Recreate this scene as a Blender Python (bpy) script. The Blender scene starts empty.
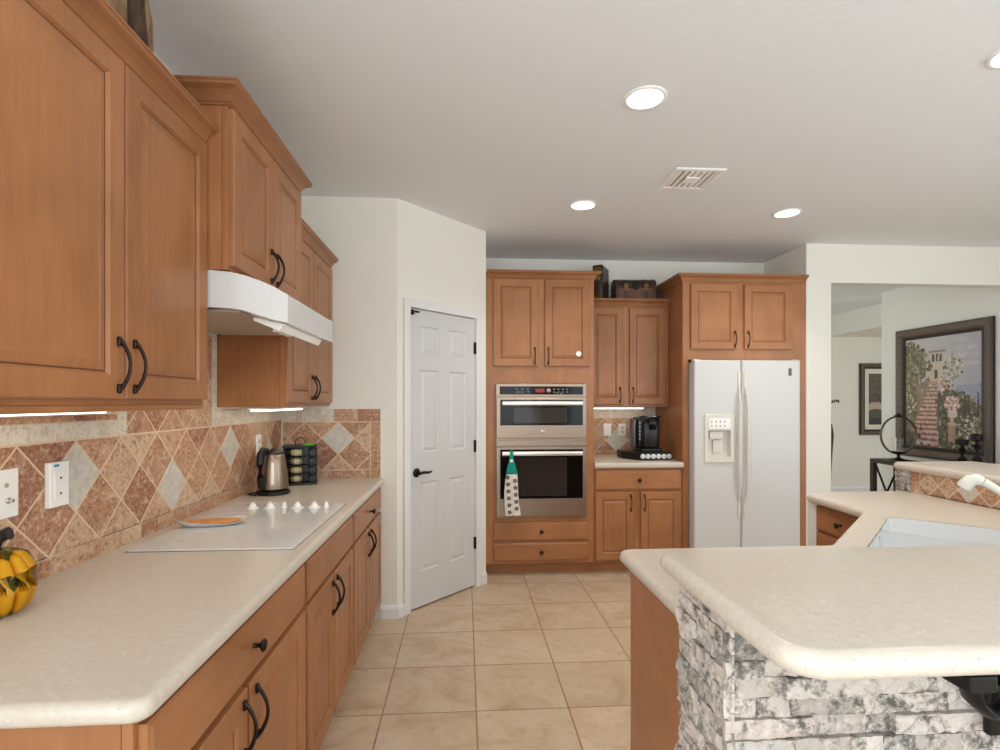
import bpy, bmesh, math, random
from mathutils import Vector, Matrix
random.seed(7)
S = bpy.context.scene
COL = S.collection
PI = math.pi
R90 = PI / 2

# ------------------------------------------------------------------ camera
FPX = 535.0                      # focal length in pixels of the 1000 px wide frame
cam_d = bpy.data.cameras.new('camera')
cam = bpy.data.objects.new('camera', cam_d)
COL.objects.link(cam)
cam.location = (0, 0, 1.41)
cam.rotation_euler = (R90, 0, -math.atan(35.3 / FPX))
cam_d.sensor_fit = 'HORIZONTAL'
cam_d.sensor_width = 36
cam_d.lens = FPX * 36 / 1000
cam_d.shift_y = 0.027
cam_d.clip_start = 0.05
S.camera = cam

# ------------------------------------------------------------------ world and large lights
w = bpy.data.worlds.new('world'); S.world = w; w.use_nodes = True
bg = w.node_tree.nodes['Background']
bg.inputs[0].default_value = (0.86, 0.93, 1.0, 1)
bg.inputs[1].default_value = 1.2

def area(name, loc, rot, sx, sy, power, col):
    l = bpy.data.lights.new(name, 'AREA'); l.shape = 'RECTANGLE'; l.size = sx; l.size_y = sy
    l.energy = power; l.color = col
    o = bpy.data.objects.new(name, l); COL.objects.link(o); o.location = loc; o.rotation_euler = rot
    return o
# daylight through the two windows behind the camera; the others are added fill
TI = math.radians(22)     # upward tilt added to the lights to brighten the ceiling
DAY = (0.865, 0.945, 1.0)
area('window_daylight_rear', (0.3, -3.3, 1.45), (R90 + TI, 0, 0), 2.5, 1.9, 46, DAY)
area('window_daylight_rear_wide', (3.4, -3.3, 1.25), (R90 + TI, 0, 0), 2.2, 2.3, 46, DAY)
area('fill_light_side', (5.2, -0.4, 1.45), (0, R90 + TI, 0), 1.9, 3.0, 88, DAY)  # unseen source added to light the left cabinets
area('fill_light_dining', (8.7, 3.6, 1.5), (0, R90, 0), 2.0, 3.4, 75, DAY)  # added inside the closed dining room to brighten it; no window there
area('fill_light_left', (-1.30, -1.5, 1.45), (0, -R90 - TI, 0), 1.9, 2.4, 128, DAY)  # unseen source added to lift the surfaces facing left
area('fill_light_hall', (2.06, 6.5, 1.5), (0, -R90, 0), 1.9, 2.2, 24, DAY)  # added fill aimed at the painting wall; no window behind it

S.view_settings.view_transform = 'Standard'
S.view_settings.look = 'None'
S.view_settings.exposure = 0.0
S.view_settings.gamma = 1.0
S.view_settings.use_curve_mapping = False
S.cycles.diffuse_bounces = 10

# ------------------------------------------------------------------ materials
def lin(r, g, b):
    f = lambda v: v / 255 / 12.92 if v / 255 <= .04045 else ((v / 255 + .055) / 1.055) ** 2.4
    return (f(r), f(g), f(b), 1)

def mat(name, col, rough=.5, metal=0, spec=.5, coat=0, trans=0, ior=1.45, emit=None, estr=0, sheen=0):
    m = bpy.data.materials.new(name); m.use_nodes = True
    b = m.node_tree.nodes['Principled BSDF']
    b.inputs['Base Color'].default_value = col
    b.inputs['Roughness'].default_value = rough
    b.inputs['Metallic'].default_value = metal
    b.inputs['Specular IOR Level'].default_value = spec
    b.inputs['Coat Weight'].default_value = coat
    b.inputs['Transmission Weight'].default_value = trans
    b.inputs['IOR'].default_value = ior
    if emit:
        b.inputs['Emission Color'].default_value = emit
        b.inputs['Emission Strength'].default_value = estr
    return m

class NT:
    def __init__(s, m): s.t = m.node_tree; s.b = s.t.nodes['Principled BSDF']
    def n(s, typ, **kw):
        nd = s.t.nodes.new(typ)
        for k, v in kw.items():
            if k.startswith('_'): setattr(nd, k[1:], v)
            else:
                key = int(k[1:]) if k[0] == 'i' and k[1:].isdigit() else k.replace('__', ' ')
                nd.inputs[key].default_value = v
        return nd
    def l(s, a, b): s.t.links.new(a, b)
    def coords(s, scale=(1, 1, 1), loc=(0, 0, 0), kind='Object', rot=(0, 0, 0)):
        tc = s.n('ShaderNodeTexCoord'); mp = s.n('ShaderNodeMapping')
        mp.inputs['Scale'].default_value = scale; mp.inputs['Location'].default_value = loc
        mp.inputs['Rotation'].default_value = rot
        s.l(tc.outputs[kind], mp.inputs['Vector']); return mp.outputs[0]
    def noise(s, vec, scale, detail=4, rough=.55, dist=0):
        nd = s.n('ShaderNodeTexNoise', Scale=scale, Detail=detail, Roughness=rough, Distortion=dist)
        s.l(vec, nd.inputs['Vector']); return nd.outputs[0]
    def ramp(s, fac, stops):
        nd = s.n('ShaderNodeValToRGB'); e = nd.color_ramp.elements
        while len(e) < len(stops): e.new(.5)
        for el, (p, c) in zip(e, stops): el.position = p; el.color = c
        s.l(fac, nd.inputs[0]); return nd.outputs[0]
    def mix(s, a, b, fac, mode='MIX'):
        nd = s.n('ShaderNodeMixRGB', _blend_type=mode)
        for v, i in ((fac, 0), (a, 1), (b, 2)):
            if hasattr(v, 'links'): s.l(v, nd.inputs[i])
            else: nd.inputs[i].default_value = v
        return nd.outputs[0]
    def math(s, op, a, b=0):
        nd = s.n('ShaderNodeMath', _operation=op)
        for v, i in ((a, 0), (b, 1)):
            if hasattr(v, 'links'): s.l(v, nd.inputs[i])
            else: nd.inputs[i].default_value = v
        return nd.outputs[0]
    def bump(s, h, strength=.2, dist=.01):
        nd = s.n('ShaderNodeBump', Strength=strength, Distance=dist)
        s.l(h, nd.inputs['Height']); s.l(nd.outputs[0], s.b.inputs['Normal'])
    def col(s, c): s.l(c, s.b.inputs['Base Color'])
    def attr(s, name):
        nd = s.n('ShaderNodeAttribute', _attribute_name=name); return nd

def wood(name, scale, dark=1.0):
    m = mat(name, lin(168, 118, 80), .34, spec=.45); t = NT(m)
    oi = t.n('ShaderNodeObjectInfo')
    tc = t.n('ShaderNodeTexCoord'); ad = t.n('ShaderNodeVectorMath', _operation='ADD')
    cb = t.n('ShaderNodeCombineXYZ')
    rr = t.math('MULTIPLY', oi.outputs['Random'], 31.0)
    t.l(rr, cb.inputs[0]); t.l(rr, cb.inputs[2])
    t.l(tc.outputs['Object'], ad.inputs[0]); t.l(cb.outputs[0], ad.inputs[1])
    mp = t.n('ShaderNodeMapping'); mp.inputs['Scale'].default_value = scale
    t.l(ad.outputs[0], mp.inputs['Vector']); v = mp.outputs[0]
    g = t.noise(v, 6, 5, .6, .4); big = t.noise(ad.outputs[0], 3.5, 3, .5, .6)
    c = t.ramp(g, [(.3, lin(162 * dark, 109 * dark, 70 * dark)), (.7, lin(173 * dark, 119 * dark, 79 * dark))])
    c2 = t.ramp(big, [(.3, (.80, .77, .74, 1)), (.68, (1.04, 1.04, 1.04, 1))])
    c = t.mix(c, c2, 1.0, 'MULTIPLY')
    c3 = t.ramp(oi.outputs['Random'], [(0, (.93, .92, .91, 1)), (1, (1.05, 1.05, 1.05, 1))])
    t.col(t.mix(c, c3, 1.0, 'MULTIPLY'))
    t.bump(g, .04, .002)
    return m
WV = wood('maple_vertical_grain', (9, 9, .8))
WH = wood('maple_horizontal_grain', (.8, 9, 9))
WD = mat('maple_glazed_groove', lin(104, 66, 42), .45)
WCR = wood('maple_crown', (.8, .8, 9), .95)

def plaster(name, c, bump=.12, sc=90):
    m = mat(name, c, .85, spec=.25); t = NT(m); v = t.coords()
    t.bump(t.noise(v, sc, 3, .6), bump, .004); return m
WALL = plaster('wall_paint', lin(231, 229, 220))
CEIL = plaster('ceiling_paint', lin(229, 232, 235), .3, 40)
TRIM = mat('white_trim_paint', lin(226, 226, 225), .4)
DOORP = mat('white_door_paint', lin(206, 206, 206), .38)

def counter_mat():
    m = mat('beige_speckled_solid_surface', lin(218, 203, 184), .28, spec=.45); t = NT(m); v = t.coords()
    n1 = t.noise(v, 60, 4, .6); n2 = t.noise(t.coords((1, 1.6, 1)), 150, 2, .5)
    c = t.ramp(n1, [(.3, lin(198, 187, 173)), (.7, lin(208, 198, 185))])
    sp = t.ramp(n2, [(.27, (1, 1, 1, 1)), (.31, (0, 0, 0, 1))])
    c = t.mix(c, lin(160, 150, 138), sp)
    sp2 = t.ramp(t.noise(v, 120, 2, .5), [(.68, (0, 0, 0, 1)), (.73, (1, 1, 1, 1))])
    t.col(t.mix(c, lin(222, 212, 199), sp2)); return m
COUNTER = counter_mat()

def travertine():
    m = mat('tumbled_travertine', lin(190, 140, 110), .55); t = NT(m); v = t.coords()
    a = t.attr('tile_rnd'); o = t.n('ShaderNodeVectorMath', _operation='ADD'); cb = t.n('ShaderNodeCombineXYZ')
    k = t.math('MULTIPLY', a.outputs['Fac'], 57.0); t.l(k, cb.inputs[0]); t.l(k, cb.inputs[2])
    t.l(v, o.inputs[0]); t.l(cb.outputs[0], o.inputs[1]); v2 = o.outputs[0]
    base = t.ramp(a.outputs['Fac'], [(0, lin(170, 118, 92)), (.25, lin(196, 154, 122)), (.45, lin(158, 108, 84)), (.6, lin(186, 140, 108)), (.8, lin(206, 174, 144)), (1, lin(174, 124, 96))])
    big = t.noise(v2, 14, 4, .6, 1.2); fine = t.noise(v2, 90, 5, .7)
    c = t.mix(base, lin(216, 192, 166), t.ramp(big, [(.54, (0, 0, 0, 1)), (.72, (.75, .75, .75, 1))]))
    c = t.mix(c, lin(112, 76, 56), t.ramp(t.math('ADD', t.math('MULTIPLY', fine, .8), t.math('MULTIPLY', big, .2)), [(.38, (.75, .75, .75, 1)), (.47, (0, 0, 0, 1))]))
    c = t.mix(c, lin(226, 204, 180), t.ramp(fine, [(.56, (0, 0, 0, 1)), (.64, (.75, .75, .75, 1))]))
    t.col(c); t.bump(fine, .25, .003); return m
TRAV = travertine()
def greytile():
    m = mat('pale_grey_relief_tile', lin(205, 198, 186), .35, metal=.0); t = NT(m); v = t.coords()
    t.col(t.ramp(t.noise(v, 50, 4, .6), [(.3, lin(192, 184, 172)), (.7, lin(216, 210, 200))]))
    wv = t.n('ShaderNodeTexVoronoi', Scale=55.0); t.l(v, wv.inputs[0]); t.bump(wv.outputs[0], .35, .004); return m
GREYT = greytile()
def mosaic():
    m = mat('cream_mosaic_stone', lin(205, 192, 170), .5); t = NT(m); v = t.coords()
    a = t.attr('tile_rnd')
    c = t.ramp(a.outputs['Fac'], [(0, lin(214, 204, 188)), (.5, lin(228, 220, 206)), (1, lin(206, 196, 180))])
    t.col(t.mix(c, lin(176, 158, 134), t.ramp(t.noise(v, 80, 4, .65), [(.35, (.6, .6, .6, 1)), (.5, (0, 0, 0, 1))]))); return m
MOSA = mosaic()
GROUT = mat('tan_grout', lin(222, 198, 168), .8)

def floor_mat():
    m = mat('beige_ceramic_floor_tile', lin(200, 172, 138), .32, spec=.4); t = NT(m)
    P = .4245
    v = t.coords((1 / P, 1 / P, 1 / P), (-.053 / P, -2.866 / P, 0))
    sx = t.n('ShaderNodeSeparateXYZ'); t.l(v, sx.inputs[0])
    def grid(o):
        fr = t.math('FRACT', o); d = t.math('ABSOLUTE', t.math('SUBTRACT', fr, .5)); return t.math('GREATER_THAN', d, .4925)
    g = t.math('MAXIMUM', grid(sx.outputs[0]), grid(sx.outputs[1]))
    fl = t.n('ShaderNodeCombineXYZ'); t.l(t.math('FLOOR', sx.outputs[0]), fl.inputs[0]); t.l(t.math('FLOOR', sx.outputs[1]), fl.inputs[1])
    wn = t.n('ShaderNodeTexWhiteNoise', _noise_dimensions='3D'); t.l(fl.outputs[0], wn.inputs['Vector'])
    off = t.n('ShaderNodeVectorMath', _operation='MULTIPLY_ADD'); t.l(wn.outputs['Color'], off.inputs[0]); off.inputs[1].default_value = (40, 40, 40); t.l(v, off.inputs[2])
    big = t.noise(off.outputs[0], 1.6, 6, .6, .9); fine = t.noise(off.outputs[0], 9, 4, .6)
    c = t.ramp(big, [(.28, lin(174, 149, 120)), (.45, lin(193, 171, 145)), (.6, lin(201, 182, 158)), (.75, lin(189, 172, 151))])
    c = t.mix(c, lin(180, 152, 124), t.ramp(fine, [(.3, (.5, .5, .5, 1)), (.5, (0, 0, 0, 1))]))
    tint = t.ramp(wn.outputs['Value'], [(0, (.93, .93, .93, 1)), (1, (1.04, 1.04, 1.04, 1))])
    c = t.mix(c, tint, 1.0, 'MULTIPLY')
    t.col(t.mix(c, lin(140, 112, 84), g))
    t.bump(t.math('SUBTRACT', 1.0, g), .3, .003); return m
FLOOR = floor_mat()

def stone_mat():
    m = mat('split_face_ledger_stone', lin(190, 184, 176), .8, spec=.3); t = NT(m); v = t.coords()
    a = t.attr('tile_rnd'); o = t.n('ShaderNodeVectorMath', _operation='ADD'); cb = t.n('ShaderNodeCombineXYZ')
    k = t.math('MULTIPLY', a.outputs['Fac'], 43.0); t.l(k, cb.inputs[0]); t.l(k, cb.inputs[1])
    t.l(v, o.inputs[0]); t.l(cb.outputs[0], o.inputs[1]); v2 = o.outputs[0]
    base = t.ramp(a.outputs['Fac'], [(0, lin(188, 179, 171)), (.35, lin(206, 196, 187)), (.6, lin(166, 159, 152)), (.8, lin(204, 191, 181)), (1, lin(146, 141, 134))])
    big = t.noise(v2, 16, 6, .7, .8); fine = t.noise(v2, 70, 6, .75)
    dk = t.ramp(t.math('ADD', t.math('MULTIPLY', big, .65), t.math('MULTIPLY', fine, .35)), [(.40, (.95, .95, .95, 1)), (.51, (0, 0, 0, 1))])
    c = t.mix(base, lin(84, 83, 78), dk)
    c = t.mix(c, lin(214, 207, 200), t.ramp(fine, [(.55, (0, 0, 0, 1)), (.7, (.8, .8, .8, 1))]))
    t.col(c); t.bump(t.math('ADD', fine, big), .5, .006); return m
STONE = stone_mat()
MORT = mat('grey_stone_backing', lin(120, 116, 110), .9)

BRONZE = mat('oil_rubbed_bronze', lin(52, 42, 38), .35, metal=.8)
BLACKM = mat('black_metal', lin(30, 28, 27), .45, metal=.5)
WHITEA = mat('white_enamel', lin(212, 211, 210), .10)
WHITEF = mat('white_appliance', lin(206, 205, 204), .3)
CREAM = mat('cream_plastic', lin(218, 215, 204), .4)
WPLAS = mat('white_plastic', lin(244, 243, 240), .35)
COOKG = mat('white_ceramic_glass', lin(214, 213, 211), .07)
GREYM = mat('grey_filter_mesh', lin(176, 166, 152), .45)
BLACKP = mat('black_plastic', lin(22, 22, 23), .35)
BLACKG = mat('black_gloss_glass', lin(14, 13, 13), .08, spec=.22)
BROWNG = mat('dark_oven_window', lin(50, 43, 40), .08, spec=.3)
CLEAR = mat('clear_glass', (1, 1, 1, 1), .02, trans=1, ior=1.3)
CHROME = mat('chrome', lin(215, 215, 215), .12, metal=1)
def steel():
    m = mat('brushed_stainless', lin(158, 140, 124), .36, metal=1); t = NT(m)
    n = t.noise(t.coords((1, 1, 60)), 12, 3, .6)
    t.l(t.ramp(n, [(.3, (.33, .33, .33, 1)), (.7, (.40, .40, .40, 1))]), t.b.inputs['Roughness']); return m
STEEL = steel()
LAMP = mat('lit_lamp_lens', (1, 1, 1, 1), .5, emit=(1, .92, .78, 1), estr=9)
TUBE = mat('lit_under_cabinet_tube', (1, 1, 1, 1), .5, emit=(1, .88, .68, 1), estr=3)
REDD = mat('red_display_digits', lin(120, 20, 20), .4, emit=(.9, .12, .08, 1), estr=.12)
def patt(name, stops, scale, stretch=(1, 1, 1), rough=.6, dist=.5, bump=0):
    m = mat(name, stops[0][1], rough); t = NT(m); n = t.noise(t.coords(stretch), scale, 5, .6, dist)
    t.col(t.ramp(n, stops))
    if bump: t.bump(n, bump, .01)
    return m
PAINTATT = mat('oil_paint_on_canvas', (1, 1, 1, 1), .55)
_t = NT(PAINTATT); _t.col(_t.attr('paint').outputs['Color'])
FRAMEM = patt('antique_bronze_frame', [(.35, lin(62, 50, 40)), (.5, lin(112, 96, 80)), (.65, lin(78, 64, 52))], 60, rough=.42)
FRAMED = mat('dark_frame_edge', lin(44, 35, 30), .4)
DARKW = patt('dark_espresso_wood', [(.3, lin(48, 38, 33)), (.7, lin(78, 62, 52))], 8, (1, 1, 8), .45)

# ------------------------------------------------------------------ mesh helpers
class MB:
    """collects geometry; build() links it as ONE mesh object"""
    def __init__(s): s.v = []; s.f = []; s.m = []; s.a = []; s.c = []; s.val = 0.0; s.paint = None
    def face(s, idx, m=0):
        s.f.append(tuple(idx)); s.m.append(m); s.a.append(s.val); s.c.append(s.paint or (1, 1, 1, 1))
    def add(s, pts): i = len(s.v); s.v += [tuple(p) for p in pts]; return list(range(i, i + len(pts)))
    def poly(s, pts, m=0): s.face(s.add(pts), m)
    def box(s, x0, x1, y0, y1, z0, z1, m=0):
        i = s.add([(x0, y0, z0), (x1, y0, z0), (x1, y1, z0), (x0, y1, z0), (x0, y0, z1), (x1, y0, z1), (x1, y1, z1), (x0, y1, z1)])
        for q in ((0, 3, 2, 1), (4, 5, 6, 7), (0, 1, 5, 4), (1, 2, 6, 5), (2, 3, 7, 6), (3, 0, 4, 7)): s.face([i[k] for k in q], m)
    def bbox(s, x0, x1, y0, y1, z0, z1, r, m=0, seg=2):
        """box with rounded edges"""
        bm = bmesh.new(); bmesh.ops.create_cube(bm, size=1)
        for v in bm.verts: v.co = ((x0 + x1) / 2 + v.co.x * (x1 - x0), (y0 + y1) / 2 + v.co.y * (y1 - y0), (z0 + z1) / 2 + v.co.z * (z1 - z0))
        r = min(r, .49 * min(abs(x1 - x0), abs(y1 - y0), abs(z1 - z0)))
        bmesh.ops.bevel(bm, geom=bm.edges[:] + bm.verts[:], offset=r, segments=seg, profile=.5, affect='EDGES')
        s.bm(bm, m)
    def bm(s, bm, m=0):
        bm.verts.index_update(); i = len(s.v); s.v += [tuple(v.co) for v in bm.verts]
        for f in bm.faces: s.face([v.index + i for v in f.verts], m)
        bm.free()
    def prism(s, poly, z0, z1, m=0, axis='z'):
        def P(a, b, c): return {'z': (a, b, c), 'x': (c, a, b), 'y': (a, c, b)}[axis]
        n = len(poly); a = s.add([P(p[0], p[1], z0) for p in poly]); b = s.add([P(p[0], p[1], z1) for p in poly])
        s.face(a[::-1], m); s.face(b, m)
        for i in range(n): s.face([a[i], a[(i + 1) % n], b[(i + 1) % n], b[i]], m)
    def rings(s, rings, m=0, close=True, cap0=False, cap1=False):
        ids = [s.add(r) for r in rings]; n = len(rings[0])
        for k, (a, b) in enumerate(zip(ids, ids[1:])):
            mm = m[k] if isinstance(m, (list, tuple)) else m
            for i in range(n if close else n - 1): s.face([a[i], a[(i + 1) % n], b[(i + 1) % n], b[i]], mm)
        m0 = m[0] if isinstance(m, (list, tuple)) else m; m1 = m[-1] if isinstance(m, (list, tuple)) else m
        if cap0: s.face(ids[0][::-1], m0)
        if cap1: s.face(ids[-1], m1)
    def lathe(s, prof, c=(0, 0, 0), seg=24, m=0, axis='z', sx=1, sy=1):
        R = []
        for r, h in prof:
            ring = []
            for k in range(seg):
                a = 2 * PI * k / seg; x, y = r * math.cos(a) * sx, r * math.sin(a) * sy
                p = {'z': (x, y, h), 'y': (x, -h, y), 'x': (h, x, y)}[axis]
                ring.append((c[0] + p[0], c[1] + p[1], c[2] + p[2]))
            R.append(ring)
        s.rings(R, m, True, True, True)
    def tube(s, path, r, seg=8, m=0, closed=False, flat=1.0, up=Vector((0, 0, 1))):
        P = [Vector(p) for p in path]; R = []; n = len(P)
        for k in range(n):
            t = (P[(k + 1) % n] - P[k - 1]) if closed else (P[min(k + 1, n - 1)] - P[max(k - 1, 0)])
            t.normalize(); a = t.cross(up)
            if a.length < 1e-3: a = t.cross(Vector((1, 0, 0)))
            a.normalize(); b = a.cross(t); rr = r[k] if isinstance(r, (list, tuple)) else r
            R.append([P[k] + a * rr * math.cos(2 * PI * i / seg) + b * rr * flat * math.sin(2 * PI * i / seg) for i in range(seg)])
        if closed: R.append(R[0]); s.rings(R, m)
        else: s.rings(R, m, True, True, True)
    def cyl(s, c0, c1, r, seg=12, m=0): s.tube([c0, c1], r, seg, m)
    def build(s, name, mats, parent=None, smooth=None, loc=None, rot=None, attr=False, paint=False, merge=False):
        me = bpy.data.meshes.new(name); me.from_pydata(s.v, [], s.f)
        if not isinstance(mats, (list, tuple)): mats = [mats]
        for q in mats: me.materials.append(q)
        me.polygons.foreach_set('material_index', s.m)
        if attr:
            at = me.attributes.new('tile_rnd', 'FLOAT', 'FACE'); at.data.foreach_set('value', s.a)
        if paint:
            at = me.attributes.new('paint', 'FLOAT_COLOR', 'FACE'); at.data.foreach_set('color', [q for c in s.c for q in c])
        bm = bmesh.new(); bm.from_mesh(me)
        if merge: bmesh.ops.remove_doubles(bm, verts=bm.verts, dist=1e-5)
        if not paint: bmesh.ops.recalc_face_normals(bm, faces=bm.faces)
        if smooth:
            for f in bm.faces: f.smooth = True
            for e in bm.edges:
                if len(e.link_faces) == 2 and e.calc_face_angle(0) > math.radians(smooth): e.smooth = False
        bm.to_mesh(me); bm.free()
        o = bpy.data.objects.new(name, me); COL.objects.link(o)
        if parent: o.parent = parent
        if loc: o.location = loc
        if rot is not None: o.rotation_euler = (0, 0, rot)
        return o

def tag(o, label, cat, group=None, kind=None):
    o['label'] = label; o['category'] = cat
    if group: o['group'] = group
    if kind: o['kind'] = kind
    return o
def thing(name, label, cat, loc, rot=0, group=None):
    o = bpy.data.objects.new(name, None); o.empty_display_size = .05; COL.objects.link(o)
    o.location = loc; o.rotation_euler = (0, 0, rot)
    return tag(o, label, cat, group)
def struct(o): o['kind'] = 'structure'; return o
def clone(root, loc, rot=None, label=None):
    r = root.copy(); COL.objects.link(r); r.location = loc
    if rot is not None: r.rotation_euler = (0, 0, rot)
    if label: r['label'] = label
    for ch in list(root.children):
        c = ch.copy(); COL.objects.link(c); c.parent = r
        for g in list(ch.children):
            d = g.copy(); COL.objects.link(d); d.parent = c
    return r

def offset_poly(p, d):
    """move every edge of a closed polygon (CCW) inward by d"""
    n = len(p); out = []
    for i in range(n):
        a, b, c = Vector(p[i - 1]), Vector(p[i]), Vector(p[(i + 1) % n])
        e1 = (b - a).normalized(); e2 = (c - b).normalized()
        n1 = Vector((-e1.y, e1.x)); n2 = Vector((-e2.y, e2.x))
        k = 1 + n1.dot(n2)
        q = b + (n1 + n2) * (d / max(k, .2)); out.append((q.x, q.y))
    return out
def offset_edges(p, d, flat):
    """like offset_poly, but edges for which flat(a, b) holds stay where they are"""
    n = len(p); out = []
    for i in range(n):
        a, b, c = Vector(p[i - 1]), Vector(p[i]), Vector(p[(i + 1) % n])
        e1 = (b - a).normalized(); e2 = (c - b).normalized(); n1 = Vector((-e1.y, e1.x)); n2 = Vector((-e2.y, e2.x))
        d1 = 0 if flat(a, b) else d; d2 = 0 if flat(b, c) else d; det = e1.x * -e2.y + e2.x * e1.y
        if abs(det) < 1e-3: q = b + n1 * d1
        else:
            p1 = b + n1 * d1; p2 = b + n2 * d2; r = p2 - p1; t = (r.x * -e2.y + e2.x * r.y) / det; q = p1 + e1 * t
        out.append((q.x, q.y))
    return out
def area2(p): return sum(p[i - 1][0] * p[i][1] - p[i][0] * p[i - 1][1] for i in range(len(p))) / 2
def round_poly(p, radii, seg=6):
    out = []; n = len(p)
    for i in range(n):
        r = radii[i] if isinstance(radii, (list, tuple)) else radii
        a, b, c = Vector(p[i - 1]), Vector(p[i]), Vector(p[(i + 1) % n])
        if r <= 0: out.append(tuple(b)); continue
        u = (a - b).normalized(); v = (c - b).normalized(); ang = u.angle(v); t = r / math.tan(ang / 2)
        s0 = b + u * t; s1 = b + v * t; cen = b + (u + v).normalized() * (r / math.sin(ang / 2))
        a0 = math.atan2(*(s0 - cen).yx); a1 = math.atan2(*(s1 - cen).yx); da = (a1 - a0 + PI) % (2 * PI) - PI
        for k in range(seg + 1): q = a0 + da * k / seg; out.append((cen.x + r * math.cos(q), cen.y + r * math.sin(q)))
    return out
def slab(name, outline, z0, z1, r, mats, holes=(), parent=None, flat=lambda a, b: False, **kw):
    """countertop with rounded front edges and cut-outs"""
    if area2(outline) < 0: outline = outline[::-1]
    mb = MB(); prof = []
    for k in range(6): a = R90 * k / 5; prof.append((r - r * math.sin(a), z1 - r + r * math.cos(a)))
    for k in range(6): a = R90 * k / 5; prof.append((r - r * math.cos(a), z0 + r - r * math.sin(a)))
    R = [[(x, y, z) for x, y in (offset_edges(outline, o, flat) if o > 1e-6 else outline)] for o, z in prof]
    mb.rings(R)
    for hp in holes: mb.rings([[(x, y, z1) for x, y in hp], [(x, y, z0) for x, y in hp]])
    for ring, z in ((R[0], z1), (R[-1], z0)):
        bm = bmesh.new(); es = []
        for lp in [[(q[0], q[1]) for q in ring]] + list(holes):
            vs = [bm.verts.new((x, y, z)) for x, y in lp]
            es += [bm.edges.new((vs[i - 1], vs[i])) for i in range(len(vs))]
        bmesh.ops.triangle_fill(bm, edges=es, use_beauty=True, use_dissolve=False, normal=(0, 0, 1)); mb.bm(bm)
    return mb.build(name, mats, parent, smooth=40, merge=True, **kw)

def clip_rect(p, x0, x1, y0, y1):
    for ax, lim, sg in ((0, x0, 1), (0, x1, -1), (1, y0, 1), (1, y1, -1)):
        out = []
        for i in range(len(p)):
            a, b = p[i - 1], p[i]; da, db = (a[ax] - lim) * sg, (b[ax] - lim) * sg
            if (da >= 0) != (db >= 0):
                t = da / (da - db); out.append((a[0] + (b[0] - a[0]) * t, a[1] + (b[1] - a[1]) * t))
            if db >= 0: out.append(b)
        p = out
        if len(p) < 3: return []
    q = []
    for v in p:
        if not q or (abs(v[0] - q[-1][0]) + abs(v[1] - q[-1][1])) > 1e-5: q.append(v)
    if len(q) > 1 and abs(q[0][0] - q[-1][0]) + abs(q[0][1] - q[-1][1]) < 1e-5: q.pop()
    return q

def panel_slab(mb, x0, x1, z0, z1, t, panels, edge=.004, m_face=0, m_dark=1, style='raised', y0=0.0):
    """door slab, back at y0, front at y0-t; panels = list of (xa, xb, za, zb)"""
    def ring(a, b, c, d, i, y): return [(a + i, y, c + i), (b - i, y, c + i), (b - i, y, d - i), (a + i, y, d - i)]
    f = y0 - t
    mb.rings([ring(x0, x1, z0, z1, 0, y0), ring(x0, x1, z0, z1, 0, f + edge), ring(x0, x1, z0, z1, edge * .4, f + edge * .3), ring(x0, x1, z0, z1, edge, f)], m_face, True, True)
    xs = sorted({x0 + edge, x1 - edge, *[p[0] for p in panels], *[p[1] for p in panels]})
    zs = sorted({z0 + edge, z1 - edge, *[p[2] for p in panels], *[p[3] for p in panels]})
    for a, b in zip(xs, xs[1:]):
        for c, d in zip(zs, zs[1:]):
            if any(p[0] <= a + 1e-6 and p[1] >= b - 1e-6 and p[2] <= c + 1e-6 and p[3] >= d - 1e-6 for p in panels): continue
            mb.poly([(a, f, c), (b, f, c), (b, f, d), (a, f, d)], m_face)
    for a, b, c, d in panels:
        if style == 'raised':
            mb.rings([ring(a, b, c, d, 0, f), ring(a, b, c, d, .004, f + .004), ring(a, b, c, d, .007, f + .0075), ring(a, b, c, d, .011, f + .0075), ring(a, b, c, d, .015, f + .006), ring(a, b, c, d, .034, f + .0015), ring(a, b, c, d, .036, f + .0025)],
                     [m_face, m_face, m_dark, m_face, m_face, m_face], True, False, True)
        elif style == 'door':
            mb.rings([ring(a, b, c, d, 0, f), ring(a, b, c, d, .008, f + .009), ring(a, b, c, d, .016, f + .009), ring(a, b, c, d, .038, f + .002)], m_face, True, False, True)

def crown(mb, path, base_z, prof, m=0):
    """moulding swept round the top of a cabinet; path runs with the room on its right"""
    P = [Vector(p) for p in path]; n = len(P); offs = []
    for i in range(n):
        es = []
        if i > 0: es.append((P[i] - P[i - 1]).normalized())
        if i < n - 1: es.append((P[i + 1] - P[i]).normalized())
        ns = [Vector((e.y, -e.x)) for e in es]
        if len(ns) == 2: d = (ns[0] + ns[1]) / max(1 + ns[0].dot(ns[1]), .2)
        else: d = ns[0]
        offs.append(d)
    R = [[(P[i].x + offs[i].x * o, P[i].y + offs[i].y * o, base_z + z) for o, z in prof] for i in range(n)]
    mb.rings(R, m, False)
    # back faces and ends
    mb.rings([[(r[0][0], r[0][1], r[0][2]), (r[-1][0], r[-1][1], r[-1][2])] for r in R], m, False)
    for r in (R[0], R[-1]): mb.poly(r, m)
CROWN = [(0, 0), (.006, 0), (.006, .006), (.012, .010), (.014, .016), (.020, .028), (.032, .040), (.045, .046), (.050, .049), (.050, .058), (.054, .060), (.054, .066), (0, .066)]

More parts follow.
